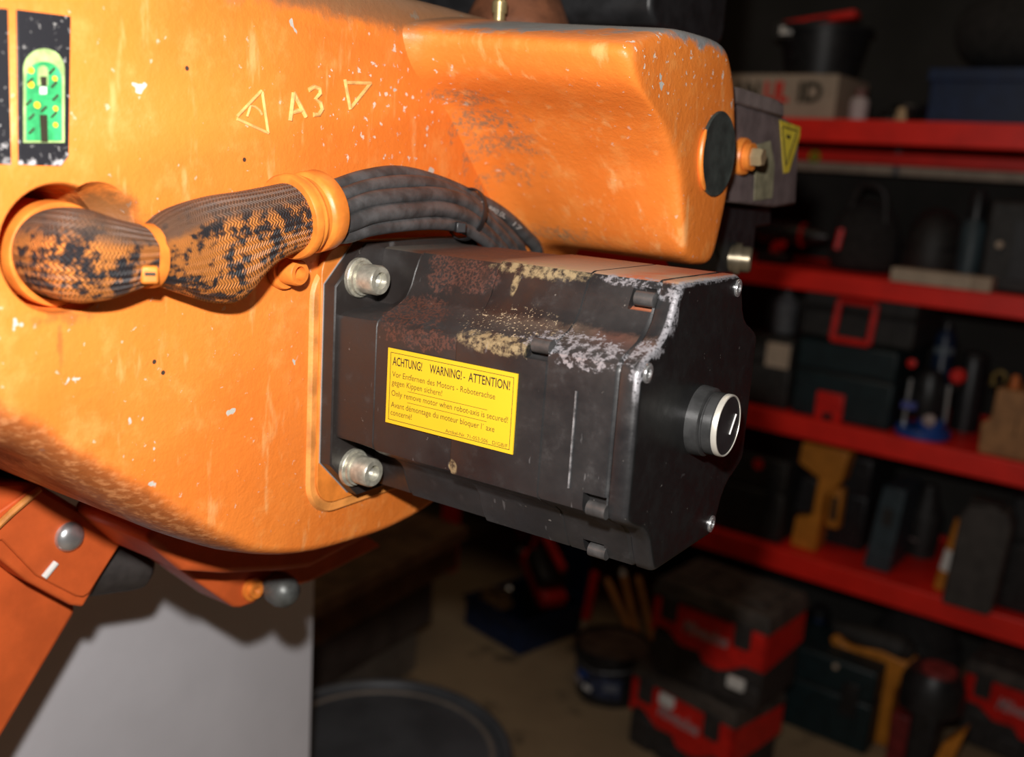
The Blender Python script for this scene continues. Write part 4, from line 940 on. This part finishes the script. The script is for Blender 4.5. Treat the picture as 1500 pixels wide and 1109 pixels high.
def fitem(px0, px1, pt, zf, name, label, cat, px_y, rz=SA):
    """a thing on the floor whose front foot is at pixel row px_y"""
    a, b = at(px0, px_y, 2, FZ), at(px1, px_y, 2, FZ); mid = (a+b)/2
    n_ = (CP-mid); n_.z = 0; n_.normalize(); top = atp((px0+px1)/2, pt, mid, n_)
    w = (b-a).dot(CR)
    t = thing(name, (mid.x, mid.y, FZ+.001), label, cat, rz=rz); WL[t.name] = V()
    return t, w, top.z-FZ
# blue crate of tools behind
t, w, h = fitem(678, 858, 905, 0, 'blue_floor_crate', 'dark blue open crate on the floor holding a red tool', 'crate', 950, rz=radians(-13.5))
cw_, cd_, ch_ = .262, .30, .105
t.location = (-1.040, 1.770, FZ+.001)
for nm, a in (('front_wall', (-cw_/2, cw_/2, 0, .012, 0, ch_)), ('back_wall', (-cw_/2, cw_/2, cd_-.012, cd_, 0, ch_)), ('side_wall', (-cw_/2, -cw_/2+.012, .012, cd_-.012, 0, ch_)), ('side_wall', (cw_/2-.012, cw_/2, .012, cd_-.012, 0, ch_)), ('bottom', (-cw_/2+.012, cw_/2-.012, .012, cd_-.012, 0, .01))):
    bx(*a).build(nm, m_blue, t, bevel=.003)
for q in range(5): bx(-cw_*.44+cw_*.19*q, -cw_*.44+cw_*.19*q+cw_*.10, -.004, .002, ch_*.25, ch_*.6).build('grip_slot', m_blue, t, bevel=.002)
bx(-cw_/2-.006, cw_/2+.006, -.008, .004, ch_*.86, ch_).build('rim', m_blue, t, bevel=.002)
cl_ = t.location.copy(); crz = t.rotation_euler.z
def inl(x, y, z): return cl_+Matrix.Rotation(crz, 3, 'Z') @ V((x, y, z))
r = thing('red_power_tool', tuple(inl(.045, cd_*.55, .012)), 'red and black power tool lying in the dark blue floor crate', 'power tool', rz=radians(-30)); WL[r.name] = V()
R3 = Matrix.Rotation(radians(32), 3, 'Y')
B().box((0, 0, .17), (.20, .09, .055), R3).build('red_shell', m_redp, r, bevel=.012); B().box((.02, -.0, .215), (.13, .10, .06), R3).build('black_motor', m_blk, r, bevel=.015)
B().tube([R3 @ V((-.10, 0, 0))+V((0, 0, .17)), R3 @ V((-.12, 0, .11))+V((0, 0, .17)), R3 @ V((.06, 0, .13))+V((0, 0, .17))], .014, 10).build('tool_handle', m_redp, r)
B().box((0, 0, .07), (.10, .07, .12)).build('battery', m_blk, r, bevel=.008)
B().lathe([(0, .009), (.012, .009), (.014, 0)], R3 @ V((-.09, -.05, .03))+V((0, 0, .17)), V((0, -1, .4)), 14).build('chrome_button', m_steel, r)
r = thing('brown_hose_coil', tuple(inl(-.062, cd_*.22, ch_*.72)), 'coil of brown hose in the dark blue floor crate', 'hose', rz=.2); WL[r.name] = V()
for k in range(3): B().torus((0, 0, .008+.014*k), V((.05*k, .1, 1)), .050-.006*k, .008, 32, 8).build('coil', M('hose_brown', (.22, .13, .06), .5, var=.3), r)
B().lathe([(0, .009), (.02, .009), (.022, 0)], (.02, .06, .03), V((.2, -.6, 1)), 12).build('brass_end', m_steel, r)
# bucket
t, w, h = fitem(813, 930, 920, 0, 'dark_bucket', 'round black bucket with printed label on the floor behind the toolboxes', 'bucket', 1027)
hB = .15; rb = w*.49
B().lathe([(0, rb*.88), (hB*.88, rb*.97), (hB*.88, rb*1.02), (hB*.96, rb*1.02), (hB, rb*1.0), (hB, rb*.93), (hB-.01, rb*.90), (hB-.01, 0)], (0, rb*.7, 0), Z, 40).build('bucket_body', m_blk, t)
B().lathe([(hB-.008, rb*.90), (hB-.004, rb*.5), (hB-.006, 0)], (0, rb*.7, 0), Z, 32, cap=False).build('dried_fill', M('dried_brown', (.10, .065, .045), .8, var=.4, scale=20, bump=.5), t)
b = B()
R0 = [(hB*.18, .895), (hB*.62, .945)]
pts = []
for z_, f_ in R0: pts.append([V((rb*(f_+.004)*cos(radians(a)), rb*.7+rb*(f_+.004)*sin(radians(a)), z_)) for a in range(215, 322, 6)])
va = [[b.bm.verts.new(p) for p in row] for row in pts]
for i in range(len(va[0])-1): b.face((va[0][i], va[0][i+1], va[1][i+1], va[1][i]))
b.build('bucket_label', M('label_navy', (.03, .04, .08), .5, var=.6, scale=50), t)
for a, z_, mt, sz in ((250, .52, m_bblue, .030), (262, .30, m_wht, .026), (238, .34, M('label_pale', (.30, .26, .26), .6), .034), (300, .42, M('label_slate', (.12, .13, .16), .5), .04)):
    q = V((cos(radians(a)), sin(radians(a)), 0)); B().box(V((0, rb*.7, hB*z_))+q*rb*.945, (.004, sz, sz*.5), Matrix.Rotation(radians(a), 3, 'Z')).build('label_print', mt, t)
B().tube(catmull([V((-rb, rb*.7, hB*.9)), V((-rb*.8, rb*.1, hB*.78)), V((0, -rb*.34, hB*.72)), V((rb*.8, rb*.1, hB*.78)), V((rb, rb*.7, hB*.9))], 8), .003, 6).build('bail_handle', m_dkst, t)
# handles leaning in the corner
for (a, b_, lb, r_, dY) in [((888, 845), (941, 964), 'leftmost of the three leaning orange-brown wooden handles', .0115, 1.86), ((911, 832), (941, 964), 'middle of the three leaning orange-brown wooden handles with a pale tip', .0125, 1.905), ((934, 842), (955, 930), 'rightmost of the three leaning orange-brown wooden handles', .0115, 1.95)]:
    p1, p0 = at(*a, 1, dY+.02), at(*b_, 1, dY)
    dv = (p1-p0); foot = p0-dv*((p0.z-FZ-.004)/dv.z)
    r = thing('leaning_stick', (foot.x, foot.y, FZ), lb, 'stick', 'wooden sticks leaning behind the toolboxes'); WL[r.name] = foot
    n_ = dv.normalized()
    B().tube([foot+V((0, 0, .004)), p0, p1-n_*.02], [r_, r_, r_*.9], 14).build('shaft', m_hand, r)
    B().tube([p1-n_*.02, p1], [r_*.9, r_*.6], 14).build('tip', m_wht if a[0] == 911 else m_hand, r)
pz = at(870, 845, 1, 1.95); pz2 = at(858, 905, 1, 1.92)
dv = pz-pz2; foot = pz2-dv*((pz2.z-FZ-.004)/dv.z)
r = thing('red_rod', (foot.x, foot.y, FZ), 'red rod with pale lower band standing behind the black bucket', 'rod'); WL[r.name] = foot
B().tube([foot+V((0, 0, .004)), pz2-dv*.35], .012, 12).build('dark_lower_shaft', m_blk, r); B().tube([pz2-dv*.35, pz2], .0135, 12).build('pale_band', m_beige, r); B().tube([pz2, pz+dv*.15], .0145, 12).build('red_sleeve', m_redp, r)
pz = at(838, 830, 1, 2.05); r = thing('blue_board', (pz.x, 2.06, FZ), 'dark blue upright board standing behind the red rod', 'board', rz=SA); WL[r.name] = V()
bx(-.05, .05, 0, .03, 0, .37).build('panel_sheet', m_blue, r, bevel=.004); bx(-.05, .05, -.006, 0, .02, .05).build('panel_foot', m_blue, r, bevel=.002)

# things below the lowest shelf, right of the stack
t, w, h = item(1140, 1282, 962, 3, -.10, 'teal_floor_case', 'dark teal tool case on the floor right of the toolbox stack', 'tool case', z=FZ)
case(t, w, h, .20, m_teal, latches=(.28,), lm=m_blk); B().lathe([(0, .008), (.002, .007), (.002, 0)], (w*.10, -.001, h*.92), -Y, 14).build('badge', m_beige, t)
t, w, h = item(1215, 1342, 950, 3, -.02, 'yellow_drill', 'yellow and black power drill standing between teal case and toolbox', 'drill', z=FZ)
b = B(); b.prism([V((x*w, 0, z*h)) for x, z in [(-.5, .96), (-.46, .86), (-.30, .82), (-.10, .86), (.10, .82), (.14, .76), (.10, .52), (.0, .50), (.06, .3), (-.02, .14), (-.14, .12), (-.2, 0), (.32, 0), (.30, .30), (.30, .62), (.36, .76), (.46, .84), (.44, .95), (.30, .97), (.1, 1.0), (-.16, .95), (-.3, .92), (-.42, 1.0)]], V((0, .075, 0))); b.build('drill_shell', m_ylt, t, bevel=.006)
B().lathe([(-.5*w, .02), (-.1*w, .036), (.3*w, .038), (.40*w, .02)], (0, .04, h*1.02), X, 18).build('black_motor', m_dgr, t); B().torus((.36*w, .035, h*.89), Y, .020, .008, 18, 8).build('hook_ring', m_ylt, t)
bx(-.02*w, .10*w, -.006, .004, h*.42, h*.50).build('trigger', m_blk, t, bevel=.002)
t, w, h = item(1312, 1412, 985, 3, -.20, 'black_red_tool', 'black cordless tool with red round top, left of the right toolbox', 'power tool', z=FZ)
B().lathe([(h*.62, w*.30), (h*.66, w*.46), (h*.86, w*.46), (h*.95, w*.36), (h*.95, 0)], (0, .06, 0), Z, 24).build('motor_head', m_blk, t)
B().lathe([(h*.95, w*.26), (h*.985, w*.25), (h*.99, 0)], (.01, .05, 0), Z, 24).build('red_top', M('dull_red', (.22, .03, .028), .5), t)
bx(-w*.20, w*.20, .02, .11, .0, h*.64).build('handle', m_blk, t, bevel=.012); bx(-w*.48, -w*.2, .03, .08, h*.1, h*.55).build('red_insert', M('dark_red', (.16, .012, .012), .5), t, bevel=.004)
b = B(); b.prism([V((w*.08, .0, 0)), V((w*.34, .0, 0)), V((w*.62, .0, h*.66)), V((w*.34, .0, h*.50))], V((0, .05, 0))); b.build('yellow_guard', m_ylt, t, bevel=.004)
t, w, h = item(1262, 1400, 905, 3, .10, 'grey_cloth_bundle', 'dark grey cloth bundle under the lowest red shelf, behind the yellow drill', 'bundle', z=FZ)
B().loft([[V((w*.5*k*cos(2*pi*i/20)*(1+.08*sin(3*i+z*9)), .12+.11*k*sin(2*pi*i/20), z)) for i in range(20)] for z, k in ((0, .9), (h*.2, 1.05), (h*.6, 1.0), (h*.85, .8), (h, .35))]).build('bundle_cloth', m_fab, t, sub=1)
B().torus((0, .12, h*.72), Z, w*.44, .006, 28, 8).build('tie_cord', m_dgr, t)
t, w, h = item(1182, 1205, 905, 3, .06, 'blue_bottle', 'small dark blue bottle behind the toolbox stack, under the lowest shelf', 'bottle', z=FZ)
B().lathe([(0, w*.8), (h*.7, w*.8), (h*.85, w*.4), (h, w*.4), (h, 0)], (0, .04, 0), Z, 20).build('bottle_body', m_blue, t); B().lathe([(h*.96, w*.5), (h*1.08, w*.5), (h*1.08, 0)], (0, .04, 0), Z, 14).build('cap', m_blk, t)
